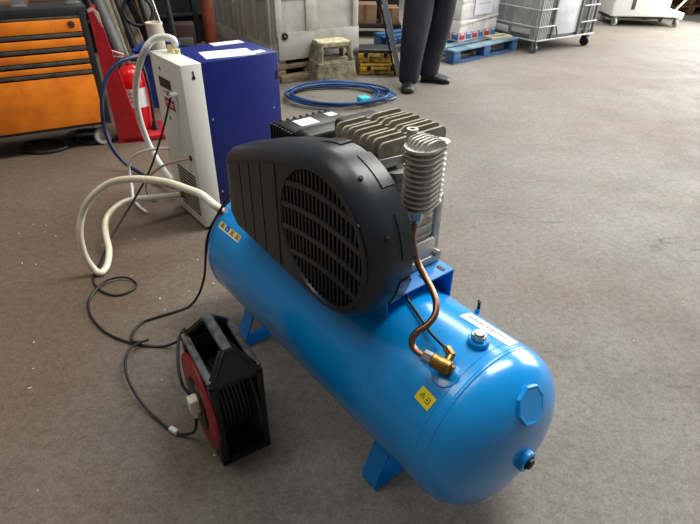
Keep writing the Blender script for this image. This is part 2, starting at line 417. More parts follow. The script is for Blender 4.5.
# ---- belt guard
gc = (-.447, .748); GR = .232
right = [(gc[0] + GR*math.cos(R(a)), gc[1] + GR*math.sin(R(a))) for a in range(-96, 104, 5)]
out = right + [(-.70, .925), (-.90, .852)] 
cor = round_poly([(-.90, .852), (-.965, .828), (-.978, .60), (-.925, .552), (-.70, .532)], [.03, .05, .05, .05, .03], 6)
out = right + [(-.62, .945), (-.76, .902), (-.87, .862)] + cor[7:28] + [(-.80, .541), (-.68, .530), (-.57, .521)]
# layers (y, inset): shell with a wide rounded front edge
lay = [(-.098, .002), (-.100, 0), (-.165, 0), (-.186, .004), (-.203, .014), (-.214, .027), (-.219, .040), (-.221, .046)]
n = len(out); vs = []; fs = []
for y, ins in lay:
    q = offset_poly(out, ins); vs += [Vector((a, y, b)) for a, b in q]
for j in range(len(lay)-1):
    for i in range(n): fs.append([j*n+i, j*n+(i+1) % n, (j+1)*n+(i+1) % n, (j+1)*n+i])
gcx, gcz, gr = -.430, .752, .187
bm = bmesh.new(); bv = [bm.verts.new(v) for v in vs]
for q in fs: bm.faces.new([bv[i] for i in q])
NR = 64
def ringv(r, y): return [bm.verts.new((gcx + r*math.cos(2*math.pi*i/NR), y, gcz + r*math.sin(2*math.pi*i/NR))) for i in range(NR)]
r1 = ringv(gr, -.221); r2 = ringv(gr-.004, -.215); r3 = ringv(gr-.005, -.190)
for A, B in ((r1, r2), (r2, r3)):
    for i in range(NR): bm.faces.new([A[i], A[(i+1) % NR], B[(i+1) % NR], B[i]])
edges = [bm.edges.get((bv[(len(lay)-1)*n+i], bv[(len(lay)-1)*n+(i+1) % n])) for i in range(n)] + [bm.edges.get((r1[i], r1[(i+1) % NR])) for i in range(NR)]
bmesh.ops.triangle_fill(bm, use_beauty=True, edges=edges)
for q in [bv[i] for i in range(n)][:0]: pass
bm.faces.new([bv[i] for i in range(n)][::-1])
bmesh.ops.recalc_face_normals(bm, faces=bm.faces)
me = bpy.data.meshes.new('belt_guard'); bm.to_mesh(me); bm.free(); me.materials.append(M_BLK)
me.polygons.foreach_set('use_smooth', [True]*len(me.polygons)); me.set_sharp_from_angle(angle=R(32))
guard = link(bpy.data.objects.new('belt_guard', me), comp)
# grille: horizontal curved bands and upright bars
for k, z0 in enumerate((-.105, -.035, .035, .105)):
    half = math.sqrt(gr*gr - z0*z0) - .002; P = []
    N_ = 14
    pts = [(gcx - half + 2*half*i/N_, gcz + z0 + .020*(1 - ((i/N_-.5)*2)**2)) for i in range(N_+1)]
    poly = [(a, b-.0075) for a, b in pts] + [(a, b+.0075) for a, b in pts[::-1]]
    MB().prism(poly, XZ, -.2195, -.2085).build('grille_band', M_BLK, guard)
nb = 21
for i in range(nb):
    dx = -gr + 2*gr*(i+1)/(nb+1); h = math.sqrt(gr*gr - dx*dx) - .001
    MB().box((gcx+dx, -.211, gcz), (.0056, .010, 2*h)).build('grille_bar', M_BLK, guard)
# raised upright ribs on the pulley end
def outline_z(x):
    zs = []
    for i in range(n):
        a, b = out[i], out[(i+1) % n]
        if (a[0]-x)*(b[0]-x) <= 0 and abs(a[0]-b[0]) > 1e-6: zs.append(a[1] + (b[1]-a[1])*(x-a[0])/(b[0]-a[0]))
    return min(zs), max(zs)
gx = [-.905, -.835, -.775, -.708, -.628]
for a, b in zip(gx[:-1], gx[1:]):
    a2, b2 = a+.003, b-.003; lo1, hi1 = outline_z(a2); lo2, hi2 = outline_z(b2); e = .047
    MB().prism([(a2, lo1+e), (b2, lo2+e), (b2, hi2-e), (a2, hi1-e)], XZ, -.2235, -.2200).build('raised_panel', M_BLK, guard)
# clips along the rim
for a0, a1 in ((92, 112), (50, 76), (6, 34), (-34, -10)):
    m = MB(); vs = []; fs = []; st = 8
    for i in range(st+1):
        t = R(a0 + (a1-a0)*i/st)
        for rr, y in ((GR-.004, -.136), (GR+.003, -.135), (GR+.003, -.097), (GR-.004, -.097)):
            vs.append(Vector((gc[0]+rr*math.cos(t), y, gc[1]+rr*math.sin(t))))
    for i in range(st):
        for j in range(4): fs.append([i*4+j, i*4+(j+1) % 4, (i+1)*4+(j+1) % 4, (i+1)*4+j])
    fs += [[3, 2, 1, 0], [st*4+j for j in range(4)]]
    m.add(vs, fs).build('rim_clip', M_BLK, guard)
for t in (60, 22):
    t = R(t); p = Vector((gc[0]+(GR-.001)*math.cos(t), -.172, gc[1]+(GR-.001)*math.sin(t)))
    MB().cyl(p, p + Vector((math.cos(t), -.2, math.sin(t)))*.005, .006, n=12, bev=.001).build('screw', M_DARK, guard)
# flywheel with fan spokes inside the guard
mb = MB().lathe([(.135, -.02), (.165, -.02), (.165, .02), (.135, .02), (.135, -.02)], (gcx, -.165, gcz), (0, 1, 0), 40)
for k in range(6):
    t = R(60*k+12); mb.bar((gcx, -.168, gcz), (gcx+.14*math.cos(t), -.168, gcz+.14*math.sin(t)), .03, .012, .002, up=(0, 1, 0))
mb.cyl((gcx, -.19, gcz), (gcx, -.14, gcz), .03, bev=.003)
mb.build('flywheel', M_ALU, comp)

# ---- electric motor behind the pulley end
mb = MB().lathe([(.085, 0), (.105, .01), (.108, .05), (.108, .22), (.10, .245), (.06, .25)], (-.84, -.03, .715), (0, 1, 0), 32)
motor = mb.build('motor', M_DARK, comp)
for k in range(18):
    t = R(20*k); p = Vector((-.84, 0, .715)); d = Vector((math.cos(t), 0, math.sin(t)))
    MB().bar(p + d*.100 + Vector((0, .03, 0)), p + d*.100 + Vector((0, .19, 0)), .005, .040, up=tuple(d)).build('cooling_fin', M_DARK, motor)
tb = MB().box((-.885, .085, .845), (.125, .225, .072), .012).build('terminal_box', M_BLK2, motor)
MB().box((-.79, .085, .862), (.075, .235, .06), .016, segs=3).build('capacitor_cover', M_BLK2, motor)
for k in range(8):
    MB().box((-.955 + k*.0165, -.034, .845), (.006, .010, .062), .001).build('vent_rib', M_BLK2, motor)
for k in range(9):
    MB().box((-.964, -.018 + k*.026, .845), (.010, .007, .062), .001).build('vent_rib', M_BLK2, motor)
MB().box((-.885, .055, .8817), (.060, .070, .0012)).build('rating_label', M_STK, motor)['label'] = 'small white rating label on the black motor'
MB().box((-.900, .165, .8817), (.035, .035, .0012)).build('rating_label', M_STK, motor)['label'] = 'tiny white sticker on the black motor'
MB().box((-.845, .085, .66), (.20, .22, .16), .01).build('motor_foot', M_DARK, motor)
mb = MB().box((-.655, .105, .905), (.105, .15, .085), .014, segs=3); mb.cyl((-.655, .105, .87), (-.60, .08, .80), .025)
mb.build('intake_filter', M_BLK2, comp)

# ---- pump
mb = MB().box((-.445, .045, .625), (.175, .20, .09), .012); mb.cyl((-.445, -.095, .75), (-.445, .13, .75), .075, bev=.01, n=28)
mb.box((-.445, .045, .695), (.15, .17, .09), .012)
mb.build('crankcase', M_ALU, comp)
mb = MB().box((-.445, .075, .595), (.185, .185, .028), .006)
mb.build('base_flange', M_ALU, comp)
cylb = MB().box((-.455, .06, .80), (.135, .135, .28), .02).build('cylinder_block', M_ALU, comp)
for k in range(9):
    MB().prism(round_poly([(-.545, -.035), (-.362, -.035), (-.362, .145), (-.545, .145)], .035, 5), XY, .652+k*.031, .657+k*.031).build('cylinder_fin', M_ALU, cylb)
mb = MB().box((-.375, .150, .70), (.022, .028, .20), .006); mb.cyl((-.372, .145, .615), (-.345, .145, .615), .011, n=6, bev=.001)
mb.build('breather_column', M_ALU, comp)
head = MB().box((-.478, .05, .938), (.18, .21, .036), .006).build('cylinder_head', M_ALUD, comp)
for k in range(8):
    x = -.392 - k*.0245; hh = .990 - (.004 if k in (0, 3, 6) else 0)
    pl = [(-.066, .918), (.166, .918), (.166, hh), (.062, hh), (.050, hh-.007), (.040, hh-.007), (.028, hh), (-.066, hh)]
    MB().prism(round_poly(pl, [.003, .003, .016, .006, .004, .004, .006, .016], 3), YZ, x-.0034, x+.0034).build('head_fin', M_ALUD, head)
for yy in (-.035, .05, .135):
    MB().cyl((-.40, yy, .96), (-.40, yy, .975), .010, n=6, bev=.001).build('head_bolt', M_STEEL, head)
# finned after-cooler standing in front of the head
cx, cy = -.312, .020
ac = MB().cyl((cx, cy-.022, .818), (cx, cy-.022, .985), .021, bev=.003)
ac.cyl((cx-.004, cy+.036, .84), (cx-.004, cy+.036, .985), .014, bev=.003)
ac = ac.build('aftercooler', M_ALU, comp)
def hull2(r1, c1, r2, c2, ns=14):
    pts = []
    d = c2-c1; ang = math.acos((r1-r2)/d)
    for i in range(ns+1): t = ang + (2*math.pi-2*ang)*i/ns; pts.append((r1*math.sin(t), c1 + r1*math.cos(t)))
    for i in range(ns+1): t = -ang + 2*ang*i/ns; pts.append((r2*math.sin(t), c2 + r2*math.cos(t)))
    return [(cx+a, cy+b) for a, b in pts]
for k in range(11):
    z = .828 + k*.0142
    poly = hull2(.040, -.022, .020, .040)
    MB().prism(poly, XY, z, z+.0042).build('cooler_fin', M_ALU, ac)
MB().prism(hull2(.043, -.022, .023, .042), XY, .984, .991).build('cooler_cap', M_ALU, ac)
for k in range(6):
    xx = cx - .030 + k*.012; l = math.sqrt(max(.040**2 - (xx-cx)**2, 0))
    pl = [(cy-.02-l*.9, .990), (cy+.015+l*.6, .990), (cy+.008+l*.4, 1.006), (cy-.004, 1.011), (cy-.02-l*.5, 1.008)]
    MB().prism(round_poly(pl, [.002, .002, .01, .015, .012], 3), YZ, xx-.0025, xx+.0025).build('cap_fin', M_ALU, ac)
MB().lathe([(.007, .03), (.007, .034), (.014, .034), (.014, 0)], (cx-.045, cy-.012, .985), (0, 0, 1), 20).build('cap_boss', M_ALU, ac)
mb = MB().cyl((cx, cy-.018, .795), (cx, cy-.018, .820), .017, .022, n=6, bev=.001); mb.cyl((cx, cy-.018, .782), (cx, cy-.018, .797), .013, n=12)
mb.build('pipe_nut', M_STEEL, ac)
mb = MB().bar((-.37, -.115, .948), (-.33, -.03, .962), .003, .022, .001); mb.bar((-.372, -.117, .952), (-.362, -.12, .915), .018, .003, .001)
mb.build('strap_bracket', M_STEEL, comp)
MB().cyl((-.375, -.12, .93), (-.355, -.135, .93), .008, n=6).build('bracket_bolt', M_STEEL, comp)
# copper delivery pipe, check valve and unloader pipe
cp = [(cx, cy-.018, .80), (-.305, -.014, .75), (-.285, -.013, .692), (-.248, -.02, .665), (-.206, -.03, .646), (-.174, -.045, .631), (-.152, -.07, .616), (-.147, -.1, .602), (-.155, -.125, .588), (-.156, -.14, .570), (-.140, -.147, .556), (-.108, -.143, .552)]
MB().tube(cp, .0088, 12).build('copper_pipe', M_COP, comp)
p1, p2 = Vector((-.112, -.144, .5535)), Vector((-.090, -.136, .551)); d = (p2-p1).normalized()
cv = MB().cyl(p2, p2+d*.05, .0185, n=20, bev=.003)
q = p2+d*.034; nn = Vector((0, -.118, .212)).normalized()
cv.cyl(q - nn*.05, q, .015, n=16); cv.cyl(p2+d*.05, p2+d*.058, .013, n=6, bev=.001)
cv.cyl(q, q + Vector((-.012, .036, .006)), .010, n=12)
cv = cv.build('check_valve', M_BRS, comp)
MB().cyl(p1, p2+d*.004, .0165, n=6, bev=.0015).build('hex_nut', M_STEEL, cv)
e2 = q + Vector((-.012, .036, .006)); MB().cyl(e2 + Vector((.006, -.003, 0)), e2 + Vector((-.022, .006, .003)), .011, n=6, bev=.001).build('hex_nut', M_BRS, cv)
MB().lathe([(.0, .0), (.036, 0), (.034, .004), (.02, .006)], cylpt(q.x, math.asin(-.118/.2426)*TR, -.002), nn, 24).build('valve_boss', M_TANK, tank)
MB().tube([(-.31, -.015, .60), (-.30, -.018, .556), (-.22, -.045, .549), (-.16, -.066, .548), e2 + Vector((-.018, .004, .002))], .0042, 8).build('unloader_tube', M_RUB, comp)

# ================================================================== CABLE REEL
reel = thing('cable_reel', (-.385, 1.007, 0), .565, 'black and red box-framed cable reel standing before the compressor', 'cable reel')
RW, RL, RH, RZ = .161, .265, .345, .42
def plate(y0, y1, apex_y):   # house-shaped end frame with an open rectangle
    m = MB(); t = .012
    m.box((.012, (y0+y1)/2, RH/2), (.024, abs(y1-y0), RH), .003)
    m.box((RW-.010, (y0+y1)/2, RH/2), (.020, abs(y1-y0), RH), .003)
    m.box((RW/2, (y0+y1)/2, .009), (RW, abs(y1-y0), .018), .003)
    m.box((RW/2, (y0+y1)/2, RH-.008), (RW, abs(y1-y0), .018), .003)
    return m
plate(0, .03, .05).build('end_frame', M_BLK2, reel)
plate(RL-.03, RL, .21).build('end_frame', M_BLK2, reel)
# hipped top: sloping gable plates, ridge handle and eave bars
for ya, yb in ((.0, .05), (RL, RL-.045)):
    vs = [(0, ya, RH), (RW, ya, RH), (RW/2+.018, yb, RZ), (RW/2-.018, yb, RZ)]
    inn = .010 if ya == 0 else -.010
    v2 = [(a, b+inn, c-.006) for a, b, c in vs]
    MB().add(vs+v2, [[0, 1, 2, 3], [7, 6, 5, 4]] + [[i, (i+1) % 4, 4+(i+1) % 4, 4+i] for i in range(4)]).build('gable_plate', M_BLK2, reel)
M_HAND = mat('handle_worn', (96, 96, 98), .5, c2=(46, 46, 48), scale=40)
MB().box((RW/2, RL/2+.003, RZ-.004), (.030, RL-.085, .020), .005).build('handle', M_HAND, reel)
for xx in (.010, RW-.010):
    MB().box((xx, RL/2, RH+.004), (.022, RL-.02, .016), .004).build('eave_bar', M_HAND, reel)
for xx, sgn in ((0.0, 1), (RW, -1)):
    for yy, y2 in ((.012, .055), (RL-.012, RL-.05)):
        MB().bar((xx+sgn*.012, yy, RH), (RW/2-sgn*.012, y2, RZ-.006), .022, .014, .003).build('roof_strut', M_BLK2, reel)
mb = MB().box((.010, RL/2, .012), (.02, RL, .024), .004); mb.box((RW-.010, RL/2, .012), (.02, RL, .024), .004); mb.box((RW/2, RL/2, .008), (RW-.02, RL-.02, .012), .002); mb.box((RW/2, RL-.012, RH/2), (RW-.03, .010, RH-.03), .002)  # rails, plus a tray and back panel added to keep the opening black
mb.build('rails_and_dark_fill', M_BLK2, reel)
disc = MB().lathe([(.150, 0), (.158, .004), (.158, .012), (.150, .016)], (-.012, RL/2, .178), (1, 0, 0), 48)
disc = disc.build('drum_flange', M_REDDISC, reel); disc['label'] = 'red round drum side of the reel'
MB().lathe([(.150, 0), (.158, .004), (.158, .012), (.150, .016)], (RW-.040, RL/2, .178), (1, 0, 0), 48).build('drum_flange', M_BLK2, reel)
MB().box((RW-.006, RL/2, RH/2), (.012, RL-.02, RH-.02), .003).build('side_panel', M_BLK2, reel)  # black panel added so the inside of the reel stays dark
MB().lathe([(.075, 0), (.085, 0), (.085, .006), (.075, .008), (.0, .008)], (-.012, RL/2-.01, .185), (-1, 0, 0), 36).build('socket_plate', M_BLK2, disc)
mb = MB()
for k in range(8): mb.lathe([(.108, -.006), (.114, -.003), (.115, 0), (.114, .003), (.108, .006)], (.026+k*.0125, RL/2, .178), (1, 0, 0), 32)
mb.cyl((.012, RL/2, .178), (RW-.03, RL/2, .178), .10, n=32)
mb.build('wound_cable', M_RUB, reel)
mb = MB().box((-.034, .085, .225), (.030, .036, .056), .006, segs=3); mb.cyl((-.034, .083, .198), (-.034, .078, .178), .012, .009, n=14)
mb.build('mains_plug', M_PVC, reel)['label'] = 'cream mains plug in the reel socket'

# ================================================================== AIR DRYER
dry = thing('air_dryer', (-.781, 2.454, 0), R(38.77), 'blue and white box-shaped compressed air dryer beside the orange cabinet', 'air dryer')
DW, DD, DH = .375, .518, .862      # local x = depth (blue side), y = along the white front
M_GRILL = mat('grille_hole', (70, 70, 66), .7)
mb = MB().box((.052, DW/2, DH/2+.01), (.104, DW, DH-.02), .006)
dfront = mb.build('front_cover', M_DWHT, dry)
MB().box((.104+(DD-.104)/2, DW/2, DH/2+.01), (DD-.104, DW-.004, DH-.024), .004).build('casing', M_DBLUE, dry)
for yy in (.03, DW-.03):
    MB().box((DD/2, yy, .006), (DD-.06, .03, .012)).build('skid', M_DARK, dry)
# punched vent: frame of slats
for k in range(13):
    MB().box((-.0012, .145, .082+k*.0182), (.0026, .226, .0100)).build('vent_slot', M_GRILL, dfront)
mb = MB(); mb.box((-.001, .225, .735), (.002, .145, .050), 0, mi=1); mb.box((-.001, .225, .690), (.002, .150, .048), 0, mi=0); mb.box((-.001, .205, .640), (.002, .120, .052), 0, mi=2)
mb.box((-.0022, .215, .690), (.0006, .016, .026), 0, mi=1); mb.box((-.0022, .195, .693), (.0006, .010, .022), 0, mi=1); mb.box((-.0022, .255, .692), (.0006, .030, .006), 0, mi=3)
mb.box((-.0022, .235, .735), (.0006, .10, .008), 0, mi=3); mb.box((-.0022, .20, .645), (.0006, .09, .006), 0, mi=0); mb.box((-.0022, .20, .630), (.0006, .07, .005), 0, mi=0)
mb.build('control_label', [M_STK, M_INK, mat('label_red', (156, 38, 40), .5), M_GRILL], dfront)['label'] = 'black, white and red printed control label'
for yy, zz in ((.262, .800), (.235, .560)):
    MB().lathe([(.013, 0), (.011, .003), (0, .0035)], (-.0, yy, zz), (-1, 0, 0), 3).build('marker', M_GRILL, dfront)
MB().lathe([(.014, .0), (.014, .02), (.009, .03), (0, .03)], (0, .100, .709), (-1, 0, 0), 16).build('cable_gland', M_STK, dfront)
for yy, zz in ((.046, .405),):
    MB().lathe([(.014, 0), (.014, .006), (0, .006)], (0, yy, zz), (-1, 0, 0), 16).build('tube_gland', M_RUB, dfront)
MB().lathe([(.009, 0), (.009, .0015), (0, .0015)], (.058, 0, .800), (0, -1, 0), 16).build('keyhole', M_INK, dfront)
MB().box((.058, -.0008, .818), (.007, .0016, .024)).build('keyhole', M_INK, dfront)
for xx, zz in ((.475, .585), (.125, .59), (.125, .20), (.475, .2)):
    MB().lathe([(.006, 0), (.005, .002), (0, .0025)], (xx, .002, zz), (0, -1, 0), 12).build('screw', M_STEEL, dry)
MB().box((.505, .0012, .748), (.014, .0016, .040), 0).build('catch', M_INK, dry)
mb = MB().cyl((.075, .275, DH-.002), (.075, .275, DH+.035), .017, n=6); mb.cyl((.095, .24, DH-.002), (.095, .24, DH+.02), .012, n=16)
mb.build('outlet_fitting', mat('fitting_cream', (214, 202, 150), .5), dry)
mb = MB().cyl((-.02, .257, .121), (.0, .257, .121), .018, n=6); mb.build('inlet_fitting', M_BRS, dry)
mb = MB().cyl((-.03, .335, .165), (.0, .335, .165), .019, n=6); mb.build('inlet_fitting', M_STEEL, dry)
def dworld(e, g, z):
    c, s = math.cos(R(38.77)), math.sin(R(38.77)); return Vector((-.781 + c*e - s*g, 2.454 + s*e + c*g, z))
for nm, (e, g, a, b, rz), lab, th in (('instruction_sheet', (.288, .100, .245, .155, -.20), 'larger printed white sheet lying on the blue dryer', .003), ('instruction_sheet', (.402, .325, .17, .07, -.05), 'narrow white sheet at the back of the dryer top', .002)):
    m = MB().box((0, 0, th/2), (a, b, th)); 
    o = m.build(nm, M_PAPER); o.location = dworld(e, g, DH - .0018); o.rotation_euler = (0, 0, R(38.77)+rz); tag(o, lab, 'paper')
m = MB().box((0, 0, .0007), (.09, .05, .0014)); o = m.build('paper_slip', M_PAPER); o.location = dworld(.425, .055, DH-.0018); o.rotation_euler = (0, 0, R(38.77)+.1); tag(o, 'small white paper slip near the dryer top corner', 'paper')

# ================================================================== HOSES AND CABLES
def hose(name, pts, r, mat_, label, cat, n=10, ends=None):
    o = MB().tube(pts, r, n)
    if ends:
        for (a, b, rr) in ends: o.cyl(a, b, rr, n=12, mi=1)
    o = o.build(name, [mat_, M_STEEL]); tag(o, label, cat); return o
hose('air_hose', [(-.9, 2.783, .862), (-.872, 2.726, .90), (-.879, 2.715, .925), (-.928, 2.733, .93), (-.981, 2.736, .915), (-1.026, 2.727, .87), (-1.093, 2.782, .78), (-1.15, 2.834, .67), (-1.185, 2.876, .55), (-1.196, 2.908, .42), (-1.185, 2.936, .29), (-1.127, 2.884, .2), (-1.045, 2.775, .165), (-.995, 2.705, .165)], .0165, M_HOSEW, 'white hose arching from the top of the dryer down its front', 'hose', 12)
hose('air_hose', [(-1.40, 4.42, .40), (-1.37, 4.05, .55), (-1.375, 3.75, .63), (-1.39, 3.60, .65), (-1.424, 3.503, .655), (-1.477, 3.432, .64), (-1.533, 3.376, .58), (-1.565, 3.32, .49), (-1.578, 3.276, .39), (-1.585, 3.262, .265), (-1.548, 3.229, .15), (-1.486, 3.215, .06), (-1.375, 3.154, .018), (-1.25, 3.04, .015), (-1.13, 2.95, .03), (-1.03, 2.85, .06)], .0125, M_HOSEB, 'navy blue hose curving down between orange cabinet and dryer', 'hose', 12)
CE = comp.matrix_basis @ Vector((-1.185, -.142, .490)); CE2 = comp.matrix_basis @ Vector((-1.21, -.165, .515))
CREAM = [CE, CE2, (-.585, 1.86, .515), (-.641, 1.893, .52), (-.762, 1.964, .52), (-.913, 2.031, .50), (-1.044, 2.073, .46), (-1.142, 2.065, .39), (-1.198, 2.055, .31), (-1.222, 2.031, .22), (-1.226, 2.026, .11), (-1.206, 2.03, .035), (-1.176, 2.027, .0165), (-1.17, 2.088, .02), (-1.187, 2.174, .05), (-1.226, 2.259, .09), (-1.244, 2.331, .13), (-1.22, 2.405, .16), (-1.166, 2.477, .17), (-1.062, 2.555, .15), (-.955, 2.645, .122)]
MB().cyl((-1.165, -.125, .465), (-1.195, -.15, .498), .019, n=6, bev=.002).build('hose_union', M_BRS, tank)
hose('air_hose', CREAM, .0155, M_HOSEC, 'cream hose looping from the far tank end down to the dryer', 'hose', 12)
hose('drain_tube', [(-.99, 2.72, .365), (-1.076, 2.767, .34), (-1.178, 2.834, .3), (-1.278, 2.903, .24), (-1.334, 2.932, .17), (-1.342, 2.928, .1), (-1.324, 2.88, .05), (-1.298, 2.807, .02), (-1.241, 2.722, .009), (-1.161, 2.638, .009)], .0085, M_HOSEW, 'thin white tube bending from the dryer down to the floor', 'tube')
hose('drain_tube', [(-.79, 2.50, .405), (-.881, 2.498, .385), (-.971, 2.549, .34), (-1.062, 2.628, .27), (-1.132, 2.702, .2), (-1.2, 2.793, .1), (-1.208, 2.823, .02), (-1.157, 2.788, .008)], .0065, M_TUBEP, 'thin pinkish tube leaving a hole in the dryer front', 'tube')
hose('power_cable', [(-.846, 2.53, .71), (-.866, 2.515, .70), (-.89, 2.54, .66), (-.928, 2.547, .57), (-.987, 2.544, .44), (-1.047, 2.528, .32), (-1.116, 2.481, .21), (-1.178, 2.393, .12), (-1.21, 2.251, .06), (-1.215, 2.096, .012), (-1.2, 1.989, .006), (-1.133, 1.903, .006), (-1.047, 1.867, .006), (-.989, 1.906, .006), (-.988, 1.957, .008), (-1.051, 1.995, .014), (-1.121, 1.969, .016), (-1.149, 1.891, .013), (-1.148, 1.812, .007), (-1.097, 1.719, .006), (-1.011, 1.631, .006), (-.921, 1.578, .006), (-.829, 1.547, .006), (-.746, 1.54, .006), (-.686, 1.536, .03), (-.63, 1.515, .09), (-.60, 1.447, .18), (-.572, 1.323, .25), (-.556, 1.255, .25), (-.540, 1.195, .235), (-.515, 1.14, .225), (-.487, 1.10, .235), (-.463, 1.068, .243)], .0052, M_RUB, 'black cable from the dryer front looping on the floor to the reel', 'cable', 8)
hose('power_cable', [(-.37, 1.66, .63), (-.445, 1.735, .58), (-.496, 1.755, .50), (-.528, 1.733, .45), (-.556, 1.729, .38), (-.585, 1.768, .27), (-.618, 1.809, .15), (-.66, 1.814, .05), (-.703, 1.791, .007), (-.762, 1.751, .006), (-.824, 1.716, .006), (-.868, 1.683, .006), (-.882, 1.617, .010), (-.865, 1.559, .018), (-.829, 1.55, .02), (-.80, 1.563, .02), (-.832, 1.535, .024), (-.85, 1.487, .03), (-.827, 1.397, .04), (-.781, 1.314, .035), (-.713, 1.236, .02), (-.641, 1.177, .007), (-.566, 1.123, .007), (-.512, 1.108, .03), (-.475, 1.072, .10), (-.457, 1.062, .19)], .0052, M_RUB, 'black cable hanging off the far tank end and looping to the white plug', 'cable', 8)
o = MB().box((0, 0, 0), (.034, .016, .018), .003).build('cable_tag', M_STK); o.location = (-.575, 1.13, .016); o.rotation_euler = (0, 0, R(-30)); tag(o, 'small white tag round the black cable near the reel', 'tag')
# coil of blue hose
pts = []; rc = random.Random(5); NL = 7; off = [(rc.uniform(-.05, .05), rc.uniform(-.05, .05), rc.uniform(.38, .53), rc.uniform(.26, .37)) for _ in range(NL+2)]
for k in range(NL*14+5):
    t = 2*math.pi*k/14; L_ = k/14; i0 = int(L_); fr = L_ - i0
    ox, oy, a, b = (off[i0][q]*(1-fr) + off[i0+1][q]*fr for q in range(4))
    pts.append((-.15 + ox + a*math.cos(t), 4.93 + oy + b*math.sin(t), .012 + .010*L_*.8 + .006*math.sin(k*1.3)*min(1, L_)))
hose('hose_coil', pts, .0095, M_HOSEB2, 'coil of blue hose lying on the floor behind the dryer', 'hose', 8)
o = MB().box((0, 0, 0), (.10, .09, .05), .015).build('hose_tie', M_TURQ); o.location = (.10, 4.74, .05); o.rotation_euler = (0, 0, .6); tag(o, 'turquoise tie holding the blue hose coil together', 'tie')

# ================================================================== ORANGE TOOL CABINET
cab = thing('tool_cabinet', (-1.735, 3.700, 0), R(28.64), 'orange drawer cabinet with charcoal frame on castors', 'tool cabinet')
CWD, CDP = 1.0, .48      # local x to the right (corner at 0), y towards the back
mb = MB().box((-CWD/2, CDP/2+.01, .55), (CWD, CDP-.02, .76), .006)
mb.box((-CWD/2+.005, CDP/2+.004, .90), (CWD+.02, CDP+.01, .055), .008)
mb.box((-.020, .004, .53), (.040, .03, .72), .004); mb.box((-CWD+.02, .004, .53), (.04, .03, .72), .004)
mb.box((-CWD/2, .003, .172), (CWD, .03, .02), .003)
mb.build('carcass', M_CAB, cab)
for z0, z1 in ((.782, .857), (.697, .745), (.614, .660), (.544, .577)):
    d = MB().box((-CWD/2-.0, -.010, (z0+z1)/2), (CWD-.084, .022, z1-z0), .004).build('drawer', M_ORG, cab)
    MB().box((-CWD/2, -.013, z0-.016), (CWD-.084, .016, .024), .005).build('grip', M_STRIP, d)
MB().box((-CWD/2, -.008, .345), (CWD-.084, .022, .328), .005).build('lower_door', M_ORG, cab)
MB().box((-CWD/2, -.004, .866), (CWD-.07, .012, .016), .003).build('top_trim', M_STRIP, cab)
mb = MB().lathe([(.020, 0), (.020, .003), (.0, .0035)], (-.098, -.021, .826), (0, -1, 0), 28); mb.lathe([(.006, .0036), (.013, .0036), (.013, .0044), (.006, .0044), (.006, .0036)], (-.098, -.021, .826), (0, -1, 0), 24, mi=1)
mb.box((-.098, -.0256, .826), (.022, .0006, .006), 0, mi=0)
mb.build('badge', [M_INK, M_STRIP], cab)['label'] = 'round black badge with a grey ring'
for xx in (-.075, -CWD+.08):
    for yy in (.045, CDP-.06):
        m = MB().lathe([(.02, -.018), (.058, -.018), (.063, -.012), (.063, .012), (.058, .018), (.02, .018)], (xx, yy, .064), (.22, -1, 0), 28)
        m.lathe([(.0, -.02), (.03, -.02), (.034, -.017), (.034, .017), (.03, .02), (0, .02)], (xx, yy, .064), (.22, -1, 0), 20, mi=1)
        for q in (-.026, .026): m.box((xx+.012, yy+q, .112), (.022, .005, .085), .002, mi=2)
        m.box((xx, yy, .158), (.09, .08, .008), .002, mi=2)
        m.build('castor', [M_CASTW, M_STEEL, M_STEEL], cab)
for i, (xx, yy, l, wd, h, rz, mt, lab) in enumerate((( -.62, .20, .62, .14, .035, .08, M_BROWN, 'brown wooden board lying along the orange cabinet top'), (-.30, .33, .46, .10, .05, -.05, M_BROWN, 'short thick brown offcut at the back of the cabinet top'))):
    o = MB().box((0, 0, h/2), (l, wd, h), .004).build('wooden_board', mt); o.location = cab.matrix_basis @ Vector((xx, yy, .9275)); o.rotation_euler = (0, 0, R(28.64)+rz); tag(o, lab, 'board')
for xx, yy, lab in ((-.36, .06, 'small grey metal bracket near the middle of the cabinet top'), (-.05, .08, 'grey metal bracket at the right corner of the cabinet top')):
    o = MB().box((0, 0, .008), (.09, .05, .016), .004); o.box((0, .018, .025), (.07, .012, .04), .003)
    o = o.build('metal_bracket', M_STEEL); o.location = cab.matrix_basis @ Vector((xx, yy, .9275)); o.rotation_euler = (0, 0, .5); tag(o, lab, 'bracket')
# dark hoses pushed under the cabinet
for i, (cx_, cy_, r_, lab) in enumerate(((-2.22, 3.60, .15, 'black hose loop half under the orange cabinet'), (-2.02, 3.86, .12, 'grey-black hose loop deep under the middle of the cabinet'), (-1.93, 3.74, .09, 'dark hose loop under the cabinet nearest its front castor'))):
    o = MB().tube([(cx_ + r_*math.cos(t)*1.1, cy_ + r_*math.sin(t)*.8, .014) for t in [k*math.pi/6 for k in range(12)]], .013, 8, True).build('rubber_hose', M_DARK); tag(o, lab, 'hose')

